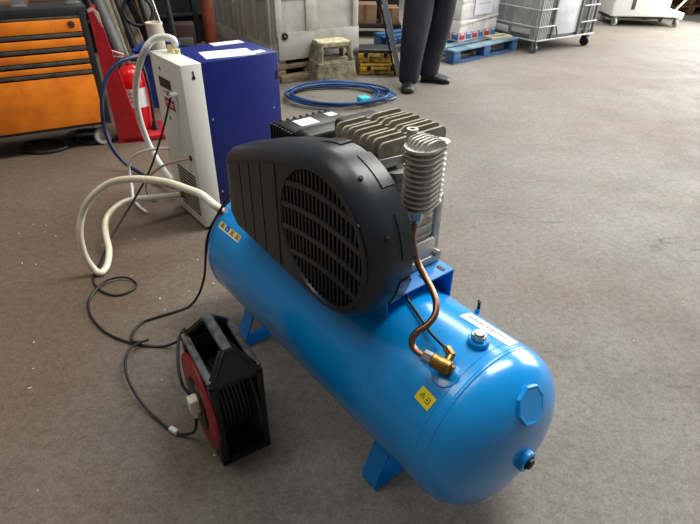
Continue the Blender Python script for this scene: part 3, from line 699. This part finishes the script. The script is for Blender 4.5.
# ================================================================== RED STAND, EXTINGUISHER, BIN, PIPES
st = thing('extinguisher_stand', (-1.690, 3.715, 0), R(18.3), 'tall tapered red steel stand with base plate beside the orange cabinet', 'stand')
pl = [(.0, .0), (.142, .0), (.040, .80), (.030, .885), (.0, .91)]
MB().prism(pl, XZ, 0, .035).build('post', M_RED, st)
MB().prism([(-.028, 0), (0, 0), (0, .91), (-.028, .90)], XZ, 0, .22).build('side_panel', M_RED, st)
MB().prism([(-.03, .905), (.001, .915), (.034, .885), (.042, .80), (.036, .79), (.004, .895), (-.03, .885)], XZ, -.002, .006).build('faded_edge', M_FADE, st)
MB().box((.18, .17, .02), (.36, .34, .04), .006).build('base_plate', M_RED, st)
ext = thing('fire_extinguisher', (-1.635, 3.975, .04), 0, 'red fire extinguisher with white label on the red stand', 'fire extinguisher')
MB().lathe([(.088, 0), (.098, .01), (.098, .34), (.09, .40), (.06, .445), (.025, .46), (.025, .475)], (0, 0, 0), (0, 0, 1), 32).build('cylinder', M_REDX, ext)
m = MB(); vs = []; fs = []
for i in range(13):
    t = R(195 + 150*i/12)
    for z in (.17, .31): vs.append((  .0995*math.cos(t), .0995*math.sin(t), z))
for i in range(12): fs.append([2*i, 2*i+2, 2*i+3, 2*i+1])
m.add(vs, fs)
for k in range(3):
    t0 = R(235); vs = [(.1003*math.cos(t0+R(a)), .1003*math.sin(t0+R(a)), z) for z in (.215+k*.03, .223+k*.03) for a in range(0, 61, 10)]
    m.add(vs, [[i, i+1, i+8, i+7] for i in range(6)], 1)
m.build('label', [M_STK, M_FADE], ext)['label'] = 'white instruction label on the extinguisher'
mb = MB().cyl((0, 0, .47), (0, 0, .52), .022, n=14); mb.build('valve', M_STEEL, ext)
mb = MB().bar((-.02, 0, .53), (-.12, -.03, .57), .026, .012, .004); mb.bar((-.02, 0, .515), (-.11, -.03, .525), .022, .01, .003)
mb.build('squeeze_handle', M_FADE, ext)  # pinkish colour stands in for a highlight on the red handle
MB().tube([(.02, 0, .50), (.09, .0, .48), (.118, -.02, .36), (.122, -.03, .20), (.12, -.04, .10), (.122, -.045, .05)], .012, 8).build('discharge_hose', M_RUB, ext)
MB().cyl((.122, -.045, .06), (.124, -.05, .002), .016, .030, n=16).build('nozzle', M_RUB, ext)
bn = thing('storage_bin', (-1.67, 4.72, 0), .05, 'blue plastic bin behind the fire extinguisher', 'bin')
m = MB(); t = .012
a, b, h = .30, .34, .47
for (x0, y0, x1, y1) in ((-a/2, -b/2, a/2, -b/2), (a/2, -b/2, a/2, b/2), (a/2, b/2, -a/2, b/2), (-a/2, b/2, -a/2, -b/2)):
    m.bar((x0*.9, y0*.9, h/2), (x1*.9, y1*.9, h/2), t, h)
m.box((0, 0, .01), (a*.9, b*.9, .02)); m.build('body', M_BIN, bn)
m = MB()
for (x0, y0, x1, y1) in ((-a/2, -b/2, a/2, -b/2), (a/2, -b/2, a/2, b/2), (a/2, b/2, -a/2, b/2), (-a/2, b/2, -a/2, -b/2)):
    m.bar((x0*1.0, y0*1.0, h), (x1*1.0, y1*1.0, h), .03, .024, .004)
m.build('rim', M_BIN, bn)
o = MB().lathe([(.050, 0), (.062, .0), (.066, .62), (.070, .63), (.070, .645), (.058, .645), (.056, .60), (.05, 0)], (0, 0, 0), (0, 0, 1), 28).build('plastic_pipe', M_PVC); o.location = (-1.66, 4.72, .021); tag(o, 'white plastic pipe standing upright in the blue bin', 'pipe')

# leaning clutter behind the extinguisher
def lean(name, a, b, w_, h_, mt, lab, cat, rnd=False):
    a, b = Vector(a), Vector(b); m = MB()
    if rnd: m.cyl((0, 0, 0), b-a, w_/2, n=14, bev=.003)
    else: m.bar((0, 0, 0), b-a, w_, h_, .003, up=(0, 1, 0))
    o = m.build(name, mt); o.location = a; tag(o, lab, cat); return o
lean('bent_pipe', (-1.86, 4.62, .03), (-2.35, 5.15, 1.15), .085, 0, M_GPIPE, 'thick grey pipe leaning behind the red stand', 'pipe', True)
lean('steel_tube', (-1.80, 4.80, .03), (-2.22, 5.25, 1.15), .05, 0, M_DARK, 'slim dark tube leaning close beside the thick grey pipe', 'tube', True)
lean('board', (-1.82, 4.95, .005), (-2.16, 5.25, 1.15), .09, .02, M_PALE, 'pale weathered board leaning among the pipes', 'board')
lean('stick', (-1.76, 5.05, .01), (-2.06, 5.35, 1.15), .035, .03, M_STICK, 'narrow brown wooden stick leaning beside the pale board', 'stick')
lean('board', (-1.75, 5.16, .005), (-2.03, 5.45, 1.15), .10, .02, M_PALE, 'wider pale board leaning furthest back among the pipes', 'board')
lean('board', (-1.90, 4.74, .005), (-2.28, 5.22, 1.15), .045, .015, M_PALE, 'narrow pale strip of wood leaning between the two grey pipes', 'board')
lean('steel_tube', (-1.66, 5.20, .02), (-1.96, 5.40, 1.15), .03, 0, M_STEEL, 'thin shiny tube leaning beside the wider pale board', 'tube', True)
lean('rubber_strip', (-1.70, 5.02, .01), (-2.10, 5.12, 1.15), .06, .02, M_RUB, 'black rubber strip leaning between board and stick', 'strip')
for a_, b_, w_, mt, nm, lab, ct in (((-1.98, 4.75, .03), (-2.38, 5.00, 1.15), .035, M_RUB, 'rubber_tube', 'thin black rubber tube leaning nearest the red stand', 'tube'),
        ((-1.93, 4.86, .02), (-2.30, 5.36, 1.15), .06, M_PALE, 'wooden_post', 'round pale wooden post leaning behind the thick grey pipe', 'post'),
        ((-1.72, 4.98, .02), (-1.93, 5.10, 1.15), .05, M_RUB, 'rubber_tube', 'thick black tube leaning just left of the white pipe', 'tube'),
        ((-1.86, 5.12, .02), (-2.22, 5.48, 1.15), .04, M_RED, 'painted_rod', 'dark red rod leaning among the pale boards', 'rod'),
        ((-1.60, 5.12, .02), (-1.74, 5.30, 1.15), .05, M_DARK, 'steel_tube', 'dark steel tube leaning right of the dark blue pole', 'tube')):
    lean(nm, a_, b_, w_, 0, mt, lab, ct, True)
lean('pole', (-1.62, 5.3, .02), (-1.86, 5.45, 1.2), .04, 0, M_PURP, 'thin dark blue pole leaning behind the white pipe', 'pole', True)
o = MB().tube([(.12*math.cos(t), 0, .12*math.sin(t)) for t in [k*math.pi/8 for k in range(16)]], .016, 8, True).build('rubber_ring', M_RUB); o.location = (-1.90, 5.07, .70); o.rotation_euler = (R(-15), 0, .3); tag(o, 'black rubber ring hanging among the leaning boards', 'ring')
bk = thing('dark_filler_rack', (-2.7, 6.85, 0), R(33), 'black rack added to fill the dark corner behind the dryer', 'rack')  # made-up rack, its wide black body stands in for background darkness
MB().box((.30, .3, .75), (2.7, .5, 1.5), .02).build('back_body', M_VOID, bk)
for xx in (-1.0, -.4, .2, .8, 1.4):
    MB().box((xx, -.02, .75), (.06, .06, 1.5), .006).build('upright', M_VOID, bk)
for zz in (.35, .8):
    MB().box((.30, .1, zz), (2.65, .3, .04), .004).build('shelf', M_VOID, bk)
o = MB().lathe([(.055, 0), (.06, .01), (.06, .70), (.045, .76), (.02, .78), (.02, .82), (.03, .82), (.03, .86)], (0, 0, 0), (0, 0, 1), 24).build('gas_bottle', M_RUST); o.location = (-1.46, 5.75, 0); tag(o, 'slim rust-orange gas bottle standing before the black rack', 'gas bottle')
o = MB().box((0, 0, .25), (.22, .20, .5), .02); o.box((0, -.11, .34), (.16, .03, .08), .008, mi=1); o = o.build('metal_canister', [mat('canister_brown', (58, 34, 28), .6, var=.3, scale=9), M_GPIPE]); o.location = (-1.72, 5.72, .0); o.rotation_euler = (0, 0, .3); tag(o, 'dark brown canister on the floor before the black rack', 'canister')

# ================================================================== GREY PALLET BOX
def pallet_box(loc, rz, label, Dp=.84):
    t = thing('pallet_container', loc, rz, label, 'container', 'grey plastic pallet containers')
    Wd, z0, z1 = 1.0, .20, .79
    corner = round_poly([(0, 0), (Wd, 0), (Wd, Dp), (0, Dp)], .06, 6)
    inner = offset_poly(corner, .035)
    m = MB(); n_ = len(corner)
    vs = [Vector((a, b, z)) for z in (z0, z1) for a, b in corner] + [Vector((a, b, z)) for z in (z1, z0+.04) for a, b in inner]
    fs = []
    for j in range(3):
        for i in range(n_): fs.append([j*n_+i, j*n_+(i+1) % n_, (j+1)*n_+(i+1) % n_, (j+1)*n_+i])
    fs += [list(range(n_))[::-1], [3*n_+i for i in range(n_)]]
    m.add(vs, fs).build('tub', M_GREYBOX, t, 40)
    # proud frame ribs on the two visible faces
    for x0, x1, zz0, zz1 in ((.05, .95, z0, .455), (.05, .95, .76, z1+.012)):
        MB().box(((x0+x1)/2, -.011, (zz0+zz1)/2), (x1-x0+.04, .028, zz1-zz0), .008).build('wall_band', M_GREYBOX, t)
    for xx in (.05, .405, .925):
        MB().box((xx, -.010, .60), (.07 if xx != .405 else .12, .026, .36), .008).build('wall_rib', M_GREYBOX, t)
    MB().box((-.010, Dp/2, .27), (.026, Dp-.1, .14), .008).build('wall_band', M_GREYBOX, t)
    MB().box((-.010, Dp/2, .77), (.026, Dp-.1, .06), .008).build('wall_band', M_GREYBOX, t)
    for yy in (.10, Dp/2, Dp-.10):
        MB().box((-.010, yy, .54), (.026, .10, .42), .008).build('wall_rib', M_GREYBOX, t)
    for xx in (.06, .50, .94):
        MB().box((xx, Dp/2, .10), (.11, Dp-.02, .20), .01).build('runner', M_GREYBOX, t)
    m = MB().lathe([(.030, -.01), (.033, .014), (.024, .02), (.022, .008), (0, .008)], (.10, -.024, .43), (0, -1, 0), 20); m.cyl((.10, -.03, .43), (.10, -.045, .43), .012, n=6, mi=1)
    m.build('drain_plug', [M_DARK, M_STEEL], t)
    return t
pallet_box((-.767, 5.448, 0), R(32.9), 'grey plastic pallet container with drain plug behind the step stool')
pb2 = pallet_box((-.767-.543*.90, 5.448+.84*.90, 0), R(32.9), 'grey plastic pallet container close behind the nearer one with the drain plug')
# worn timbers pushed under the nearer container
cz, sz = math.cos(R(32.9)), math.sin(R(32.9))
for k, (u, v, z, lab) in enumerate(((.22, -.055, .035, 'worn timber batten on the floor along the front of the grey container'), (.22, .045, .135, 'upper worn timber batten laid under the grey container'))):
    m = MB().box((0, 0, 0), (.42, .09, .07 if k == 0 else .05), .005);
    if k == 1: m.box((-.15, 0, -.0675), (.08, .08, .085), .004); m.box((.15, 0, -.0675), (.08, .08, .085), .004)
    o = m.build('timber_batten', M_TIMB); o.location = (-.767 + cz*u - sz*v*1, 5.448 + sz*u + cz*v, z); o.rotation_euler = (0, 0, R(32.9)); tag(o, lab, 'batten', 'timber battens')

# ================================================================== STEP STOOL
so = thing('step_stool', (-.215, 5.575, 0), .42, 'dirty cream two-step hop-up stool in front of the grey container', 'stool')
def frustum(mb, a0, b0, a1, b1, z0, z1, mi=0):
    P0 = round_poly([(-a0, -b0), (a0, -b0), (a0, b0), (-a0, b0)], .03, 3); P1 = round_poly([(-a1, -b1), (a1, -b1), (a1, b1), (-a1, b1)], .03, 3); k = len(P0)
    mb.add([(x, y, z0) for x, y in P0] + [(x, y, z1) for x, y in P1], [list(range(k))[::-1], [k+i for i in range(k)]] + [[i, (i+1) % k, k+(i+1) % k, k+i] for i in range(k)], mi)
m = MB(); frustum(m, .225, .168, .200, .145, 0, .190); frustum(m, .203, .148, .196, .142, .190, .202); base_ = m.build('base_step', M_STOOL, so)
for sx in (-1, 1):
    for sy in (-1, 1):
        a, b = Vector((sx*.145, sy*.095, .36)), Vector((sx*.165, sy*.115, .200))
        MB().bar(a, b, .052, .048, .008).build('leg', M_STOOL, so)
m = MB(); frustum(m, .180, .128, .170, .118, .345, .378); m.build('top_step', M_STOOL, so)
m = MB(); frustum(m, .162, .110, .158, .106, .377, .385); m.build('tread_pad', M_STOOLT, so)
for sy in (-1, 1): MB().box((0, sy*.105, .337), (.26, .03, .028), .006).build('apron', M_STOOL, so)

# ================================================================== YELLOW CASES
def tool_case(loc, rz, a, b, h, label, lidm):
    t = thing('tool_case', loc, rz, label, 'tool case', 'stacked yellow tool cases')
    MB().box((0, 0, h*.36), (a, b, h*.72), .015, segs=3).build('body', M_YCASE, t)
    MB().box((0, 0, h*.85), (a*.98, b*.97, h*.27), .012, segs=3).build('lid', lidm, t)
    for xx in (-a*.28, a*.28): MB().box((xx, -b/2-.004, h*.62), (.04, .012, h*.4), .003).build('latch', M_RUB, t)
    MB().tube([(-a*.14, -b/2, h*.45), (-a*.13, -b/2-.025, h*.45), (a*.13, -b/2-.025, h*.45), (a*.14, -b/2, h*.45)], .009, 8).build('handle', M_RUB, t)
    return t
tool_case((.285, 5.92, 0), .08, .45, .29, .115, 'lower yellow plastic tool case beside the step stool', M_YCASE)
tool_case((.245, 5.95, .115), -.04, .37, .29, .135, 'upper yellow tool case with black lid stacked beside the stool', M_CAB)

# ================================================================== CARTONS IN THE DARK
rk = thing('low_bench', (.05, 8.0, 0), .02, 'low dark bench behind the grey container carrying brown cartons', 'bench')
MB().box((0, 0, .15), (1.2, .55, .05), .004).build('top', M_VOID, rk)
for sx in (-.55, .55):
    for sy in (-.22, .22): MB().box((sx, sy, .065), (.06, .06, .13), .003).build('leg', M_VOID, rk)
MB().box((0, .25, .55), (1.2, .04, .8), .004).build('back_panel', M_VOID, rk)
for k, (xx, wd, h) in enumerate(((-.25, .30, .22), (.10, .32, .24), (.44, .24, .20))):
    o = MB().box((0, 0, h/2), (wd, .3, h), .005); o.box((0, 0, h+.0006), (wd*.98, .05, .0012), mi=1); o.box((0, -.1505, h/2), (.05, .001, h*.96), mi=1)
    o = o.build('cardboard_carton', [M_CARD, M_BROWN]); o.location = (.05+xx, 7.92, .176); o.rotation_euler = (0, 0, .03*k); tag(o, ('leftmost brown carton on the low dark bench', 'middle brown carton on the low dark bench', 'rightmost brown carton on the low dark bench')[k], 'carton', 'cartons on the bench')

# ================================================================== BLUE PALLET WITH WRAPPED GOODS
pt = thing('wooden_pallet', (1.149, 6.269, 0), R(41.0), 'blue painted wooden pallet carrying wrapped white goods', 'pallet')
PX, PY = 1.24, 1.34      # local x along the right-hand edge, y along the left-hand edge
for k in range(7):
    wd = .135 if k in (0, 6) else .12; yy = .0675 + k*(PY-.135)/6
    MB().box((PX/2, yy, .142), (PX, wd, .020), .003).build('deck_board', M_PALTOP if k in (0, 1) else M_PALLET, pt)
for xx in (.06, PX/2, PX-.06):
    MB().box((xx, PY/2, .1205), (.12, PY, .021), .003).build('stringer_board', M_PALLET, pt)
    for yy in (.06, PY/2, PY-.06):
        MB().box((xx, yy, .066), (.12, .12, .088), .004).build('block', M_PALLET, pt)
for yy in (.06, PY/2, PY-.06):
    MB().box((PX/2, yy, .011), (PX, .11, .022), .003).build('base_board', M_PALLET, pt)
pz_ = lambda u, v, z: pt.matrix_basis @ Vector((u, v, z))
pk = thing('wrapped_goods', pz_(.40, .28, .152), R(41.0), 'stack of white packages in shrink wrap on the blue pallet', 'goods')
GW, GD = .72, .62
for lv in range(3):
    for i in range(3):
        for j in range(2):
            MB().box((GW/3*(i+.5), GD/2*(j+.5), .10 + lv*.24 + (.02 if lv == 0 else .02)), (GW/3-.002, GD/2-.002, .238), .008, segs=2).build('package', M_WRAP, pk)
for i in range(6):
    xx = GW/6*(i+.5); MB().box((xx, -.002, .062), (GW/6-.024, .006, .075), .002).build('package_label', M_LRED if i % 2 == 0 else M_LBLU, pk)
    MB().box((xx, -.0045, .085), (GW/6-.06, .004, .02), .001).build('package_label', M_LWHT, pk)
for i in range(5):
    yy = GD/5*(i+.5); MB().box((-.002, yy, .062), (.006, GD/5-.024, .075), .002).build('package_label', M_LRED if i % 2 == 1 else M_LBLU, pk)
    MB().box((-.0045, yy, .085), (.004, GD/5-.06, .02), .001).build('package_label', M_LWHT, pk)
for z in (.20, .44, .58): MB().bar((-.004, -.006, z), (GW, -.006, z+.05), .012, .030, .004).build('wrap_fold', M_WRAP, pk)
m = MB().box((.40, -.010, .50), (.34, .003, .44))
for k in range(6): m.box((.39 - .02*(k % 2), -.0122, .40+k*.045), (.26 - .04*(k % 3), .0008, .007), mi=1)
m.build('delivery_note', [M_PAPER, mat('print_pale', (176, 178, 190), .6)], pk)['label'] = 'white printed sheet under the wrap'
for u, v, rz, l, lab in ((.10, .52, 1.57, .50, 'pale wooden batten on the left edge of the blue pallet'), (1.02, .16, -.15, .34, 'pale wooden batten on the right end of the blue pallet')):
    m = MB()
    for s in (-1, 1): m.box((0, s*.065, .014), (l, .03, .028), .003)
    for s in (-1, 1): m.box((s*(l/2-.015), 0, .014), (.03, .12, .0275), .003)
    o = m.build('batten_frame', M_WOODP); o.location = pz_(u, v, .152); o.rotation_euler = (0, 0, R(41)+rz); tag(o, lab, 'frame', 'pale frames on the pallet')

# ================================================================== PERSON (navy trousers, dark jumper, black shoes)
pr = thing('person', (.70, 5.42, 0), 0, 'person standing in navy trousers and black shoes before the blue pallet', 'person')
def skin(name, chains, mats, parent, pick, levels=2):
    me = bpy.data.meshes.new(name); V = []; E = []; Rr = []; idx = {}
    for ch in chains:
        prev = None
        for co, r in ch:
            key = tuple(round(c, 4) for c in co)
            if key not in idx: idx[key] = len(V); V.append(key); Rr.append(r)
            if prev is not None: E.append((prev, idx[key]))
            prev = idx[key]
    me.from_pydata(V, E, []); o = bpy.data.objects.new(name, me); COL.objects.link(o)
    o.modifiers.new('s', 'SKIN'); sv = me.skin_vertices[0].data
    for i, r in enumerate(Rr): sv[i].radius = (r, r) if not isinstance(r, tuple) else r
    sv[0].use_root = True
    sd = o.modifiers.new('d', 'SUBSURF'); sd.levels = levels; sd.render_levels = levels
    dg = bpy.context.evaluated_depsgraph_get(); me2 = bpy.data.meshes.new_from_object(o.evaluated_get(dg)); bpy.data.objects.remove(o)
    me2.materials.clear()
    for m in mats: me2.materials.append(m)
    for p in me2.polygons:
        p.use_smooth = True; p.material_index = pick(p.center)
    me2.name = name
    return link(bpy.data.objects.new(name, me2), parent)
# coordinates relative to the person origin
pel = ((.03, .02, .98), .150)
body = [
    [pel, ((-.075, -.02, .90), .165), ((-.095, -.08, .72), .152), ((-.125, -.14, .50), .132), ((-.135, -.15, .40), .126), ((-.145, -.145, .22), .112), ((-.150, -.14, .09), .108), ((-.150, -.14, .045), .100)],
    [pel, ((.125, .05, .90), .165), ((.135, .08, .72), .152), ((.122, .11, .50), .134), ((.110, .125, .40), .128), ((.080, .125, .22), .113), ((.072, .12, .09), .108), ((.070, .12, .045), .100)],
    [pel, ((.03, .02, 1.12), .150), ((.03, .02, 1.30), .165), ((.03, .01, 1.43), .10), ((.03, .0, 1.50), .058), ((.03, -.01, 1.56), .062), ((.03, -.02, 1.66), .095), ((.03, -.015, 1.72), .075)],
    [((.03, .02, 1.30), .165), ((-.13, .03, 1.39), .075), ((-.20, .05, 1.27), .058), ((-.22, .06, 1.11), .048), ((-.15, -.08, 1.08), .042), ((-.03, -.16, 1.10), .034)],
    [((.03, .02, 1.30), .165), ((.19, .03, 1.39), .075), ((.26, .05, 1.27), .058), ((.28, .06, 1.11), .048), ((.21, -.08, 1.10), .042), ((.09, -.18, 1.13), .034)]]
def pick(c):
    if c.z > 1.47: return 2 if c.z < 1.68 and c.y < .03 else 3
    if c.z < 1.00: return 0
    if c.y < -.13 and c.z > 1.03: return 2
    return 1
skin('body', body, [M_NAVY, M_TOP, M_SKIN, M_HAIR], pr, pick)
for s, base, dx in ((1, Vector((-.03, -.16, 1.10)), 1), (-1, Vector((.09, -.18, 1.13)), -1)):
    ch = []; palm = ((base.x + dx*.03, base.y-.005, base.z), .024)
    for k in range(4):
        off = .022 - .014*k; l = (.062, .072, .068, .054)[k]
        ch.append([palm, ((base.x+dx*.075, base.y-.01, base.z+off), .011), ((base.x+dx*(.075+l*.55), base.y-.004, base.z+off*1.1), .0095), ((base.x+dx*(.075+l), base.y+.016, base.z+off*1.1), .008)])
    ch.append([palm, ((base.x+dx*.05, base.y-.02, base.z+.035), .012), ((base.x+dx*.075, base.y-.03, base.z+.055), .010), ((base.x+dx*.098, base.y-.03, base.z+.064), .0085)])
    skin('hand', ch, [M_SKIN], pr, lambda c: 0, 1)
m = MB().lathe([(.010, -.012), (.013, -.004), (.006, .012), (.001, .022)], (.03, -.118, 1.635), (0, 0, 1), 10); m.build('nose', M_SKIN, pr)
for sx in (-.034, .034): MB().lathe([(.0, -.006), (.009, -.003), (.009, .003), (0, .006)], (.03+sx, -.105, 1.655), (1, 0, 0), 10).build('eye', M_INK, pr)
for sx in (-.098, .098): MB().lathe([(.0, -.03), (.012, -.018), (.016, .01), (.0, .03)], (.03+sx, -.01, 1.64), (0, 0, 1), 10).build('ear', M_SKIN, pr)
MB().box((.03, -.108, 1.600), (.045, .008, .009), .003).build('mouth', M_FADE, pr)
def shoe(heel, toe, name='shoe'):
    heel, toe = Vector(heel), Vector(toe); d = (toe-heel); L_ = d.length; rz = math.atan2(d.y, d.x)
    secs = [(0, .042, .10), (.04, .052, .115), (.10, .056, .115), (.16, .060, .10), (.21, .066, .085), (.26, .062, .072), (.295, .042, .052)]
    vs = []; fs = []; k = 12
    for x, w_, h in secs:
        for i in range(k):
            t = 2*math.pi*i/k; y = w_*math.cos(t); z = h*.5 + h*.5*math.sin(t)
            z = max(z, .016); y *= 1.0 if math.sin(t) < 0 else 1 - .25*math.sin(t)
            vs.append((x*L_/.295, y, z))
    for j in range(len(secs)-1):
        for i in range(k): fs.append([j*k+i, j*k+(i+1) % k, (j+1)*k+(i+1) % k, (j+1)*k+i])
    fs += [list(range(k))[::-1], [(len(secs)-1)*k+i for i in range(k)]]
    o = MB().add(vs, fs).build(name, M_SHOE, pr, 60); o.location = heel; o.rotation_euler = (0, 0, rz)
    sole = round_poly([(-.004, -.044), (.13, -.050), (.24, -.066), (.30, -.026), (.30, .026), (.24, .064), (.13, .05), (-.004, .044)], .02, 3)
    sole = [(a*L_/.295, b) for a, b in sole]
    MB().prism(sole, XY, 0, .02).build('sole', M_RUB, o)
    for q in range(3): MB().bar((L_*(.42+.08*q), -.02, .094-.012*q), (L_*(.42+.08*q), .02, .094-.012*q), .006, .006).build('lace', M_RUB, o)
shoe((-.155, -.075, 0), (-.170, -.345, 0)); shoe((.005, .13, 0), (.285, .055, 0))
lean('metal_bar', (.50, 5.74, .0), (.215, 5.78, 1.05), .055, .030, [M_POLE], 'grey flat metal bar leaning beside the person and the blue pallet', 'bar')
lean('metal_bar', (.455, 5.765, .0), (.165, 5.81, 1.05), .020, .030, [M_RUB], 'thin black bar leaning against the wider grey bar', 'bar')

# ================================================================== WHEELED GREY CAGE
cg = thing('cage_trolley', (2.23, 6.86, 0), R(33.4), 'grey ribbed wheeled cage container behind the blue pallet', 'trolley')
GX, GY, gz0, gz1 = 1.12, .85, .15, 1.1
MB().box((GX/2, GY/2, gz0+.03), (GX-.06, GY-.06, .06), .008).build('base', M_CAGED, cg)
for x0, x1 in ((.30, .78),):
    MB().box(((x0+x1)/2, .03, .62), (x1-x0, .02, .86), .004).build('side_panel', M_CAGEP, cg)
MB().box((.03, GY/2, .66), (.02, GY-.16, .78), .004).build('end_panel', M_CAGE, cg)
for k in range(5):
    MB().box((.016, .12+k*.15, .66), (.018, .022, .78), .003).build('panel_rib', M_CAGE, cg)
MB().box((GX-.02, GY/2, .62), (.02, GY-.1, .86), .004).build('end_panel', M_CAGE, cg)
MB().box((GX/2, GY-.02, .62), (GX-.1, .02, .86), .004).build('side_panel', M_CAGE, cg)
for k in range(6):
    MB().box((.02 + k*.03, .004 - (.0 if k < 3 else -.0), .62), (.013, .03, .94), .003).build('corner_slat', M_CAGE, cg)
for k in range(3):
    MB().box((.0, .03+k*.03, .62), (.03, .013, .94), .003).build('corner_slat', M_CAGE, cg)
for xx in (.29, .79, 1.10, .95):
    MB().box((xx, .012, .62), (.03, .03, .94), .004).build('post', M_CAGED, cg)
for zz in (.155, .31, .50, .72, .95):
    m = MB().bar((0, -.010, zz), (.30, -.010, zz), .014, .014, .003) if zz > .16 else MB().bar((0, -.010, zz), (GX, -.010, zz), .014, .016, .003)
    m.build('rail', M_CAGEP, cg)
    MB().bar((-.012, 0, zz), (-.012, GY if zz > .16 else .28, zz), .014, .014, .003).build('rail', M_CAGEP, cg)
    if zz > .16: MB().bar((.80, -.010, zz), (GX, -.010, zz), .014, .014, .003).build('rail', M_CAGEP, cg)
MB().box((-.014, .55, .235), (.02, .30, .13), .004).build('slot_frame', M_CAGED, cg)
MB().box((-.026, .55, .235), (.006, .22, .075), .002).build('slot_label', M_CAGEP, cg)
def castor(parent, xx, yy, top_z, r, wd, mt, swing, brk=False):
    m = MB().lathe([(.01, -wd/2), (r*.9, -wd/2), (r, -wd*.3), (r, wd*.3), (r*.9, wd/2), (.01, wd/2)], (xx, yy, r), (math.cos(swing), math.sin(swing), 0), 24)
    m.lathe([(0, -wd*.56), (r*.45, -wd*.54), (r*.45, wd*.54), (0, wd*.56)], (xx, yy, r), (math.cos(swing), math.sin(swing), 0), 16, mi=1)
    for s in (-1, 1):
        off = Vector((math.cos(swing), math.sin(swing), 0))*s*wd*.75
        m.bar(Vector((xx, yy, r)) + off, Vector((xx, yy, top_z)) + off, .03, .004, .001, mi=1, up=tuple(off))
    m.box((xx, yy, top_z-.005), (.07, .07, .012), .002, mi=1)
    if brk: m.box((xx, yy, r*2.1), (.075, .075, r*1.1), .01, mi=2)
    m.build('castor', [mt, M_STEEL if not brk else M_RUB, M_RUB], parent)
castor(cg, .06, .06, .16, .058, .035, M_GPIPE, .0); castor(cg, .10, GY-.05, .16, .06, .035, M_RUB, .9)
castor(cg, GX-.10, .03, .16, .062, .04, M_RUB, .1, True); castor(cg, GX-.08, GY-.06, .16, .06, .035, M_RUB, .2)
MB().bar((.33, -.004, .30), (.40, -.004, .17), .02, .012, .003).build('brace', M_CAGED, cg)

# ================================================================== WHITE TROLLEY
wt = thing('white_trolley', (4.0, 8.93, 0), R(-2), 'white steel trolley on pale castors at the far right', 'trolley')
m = MB(); m.box((.43, .30, .44), (.86, .60, .60), .02, segs=3); m.build('cabinet_body', M_TROL, wt)
m = MB(); m.prism([(.84, .125), (1.12, .105), (1.13, .20), (1.02, .215), (.84, .24)], XZ, .05, .55); m.build('foot_ledge', M_TROL, wt)
MB().box((.30, -.004, .32), (.055, .012, .15), .004).build('slot', M_GRILL, wt)
MB().box((.43, -.003, .50), (.80, .01, .012), .002).build('panel_seam', M_CASTW, wt)
MB().tube([(.97, .06, .22), (1.04, .06, .32), (1.18, .06, .50), (1.30, .06, .66)], .016, 8).build('push_handle', M_TROL, wt)
MB().tube([(.97, .52, .22), (1.04, .52, .32), (1.18, .52, .50), (1.30, .52, .66)], .016, 8).build('push_handle', M_TROL, wt)
MB().box((.5, .30, .125), (1.0, .5, .03), .004).build('undertray', M_DARK, wt)
for xx, yy in ((.09, .05), (1.03, .05), (.09, .54), (1.03, .54)): castor(wt, xx, yy, .135, .058, .035, M_CASTW, .25)
# wooden pallets stacked behind the trolley
wp = None
for k in range(2):
    t = thing('wooden_pallet', (5.35, 10.0, .0 + k*.145), R(14 + 3*k), ('lower brown wooden pallet stacked behind the white trolley', 'upper brown wooden pallet stacked behind the white trolley')[k], 'pallet', 'brown pallets at the far right')
    for j in range(6): MB().box((.6, .07+j*.17, .133), (1.2, .11, .022), .003).build('deck_board', M_BROWN, t)
    for xx in (.05, .6, 1.15): MB().box((xx, .5, .061), (.10, 1.0, .122), .004).build('bearer', M_BROWN, t)
o = MB().box((0, 0, .16), (.34, .30, .32), .006).build('cardboard_carton', M_CARD); o.location = (5.0, 9.75, 0); o.rotation_euler = (0, 0, .2); tag(o, 'brown carton on the floor behind the white trolley handle', 'carton')

# ================================================================== SCRAPS ON THE FLOOR
m = MB(); rs = random.Random(3)
for cx_, cy_, sp, cnt in ((-1.75, 2.42, .10, 10), (-1.45, 2.32, .16, 12), (-.78, 1.83, .14, 10), (-.98, 2.05, .12, 6), (-1.02, 1.42, .16, 9), (-.68, 2.22, .10, 8), (1.35, 1.35, .5, 14), (-1.1, 1.2, .35, 9), (1.2, 3.2, 1.2, 16), (-.1, 1.30, .15, 6)):
    for _ in range(max(3, cnt//2)):
        x, y = rs.gauss(cx_, sp), rs.gauss(cy_, sp*.6); a = rs.random()*6.28; l, w_ = rs.uniform(.004, .014), rs.uniform(.002, .006)
        m.box((x, y, .0012), (l, w_, .0024), rz=a)
o = m.build('wood_scraps', M_CHIP); tag(o, 'scattered pale wood chips and crumbs on the floor', 'debris', kind='stuff')
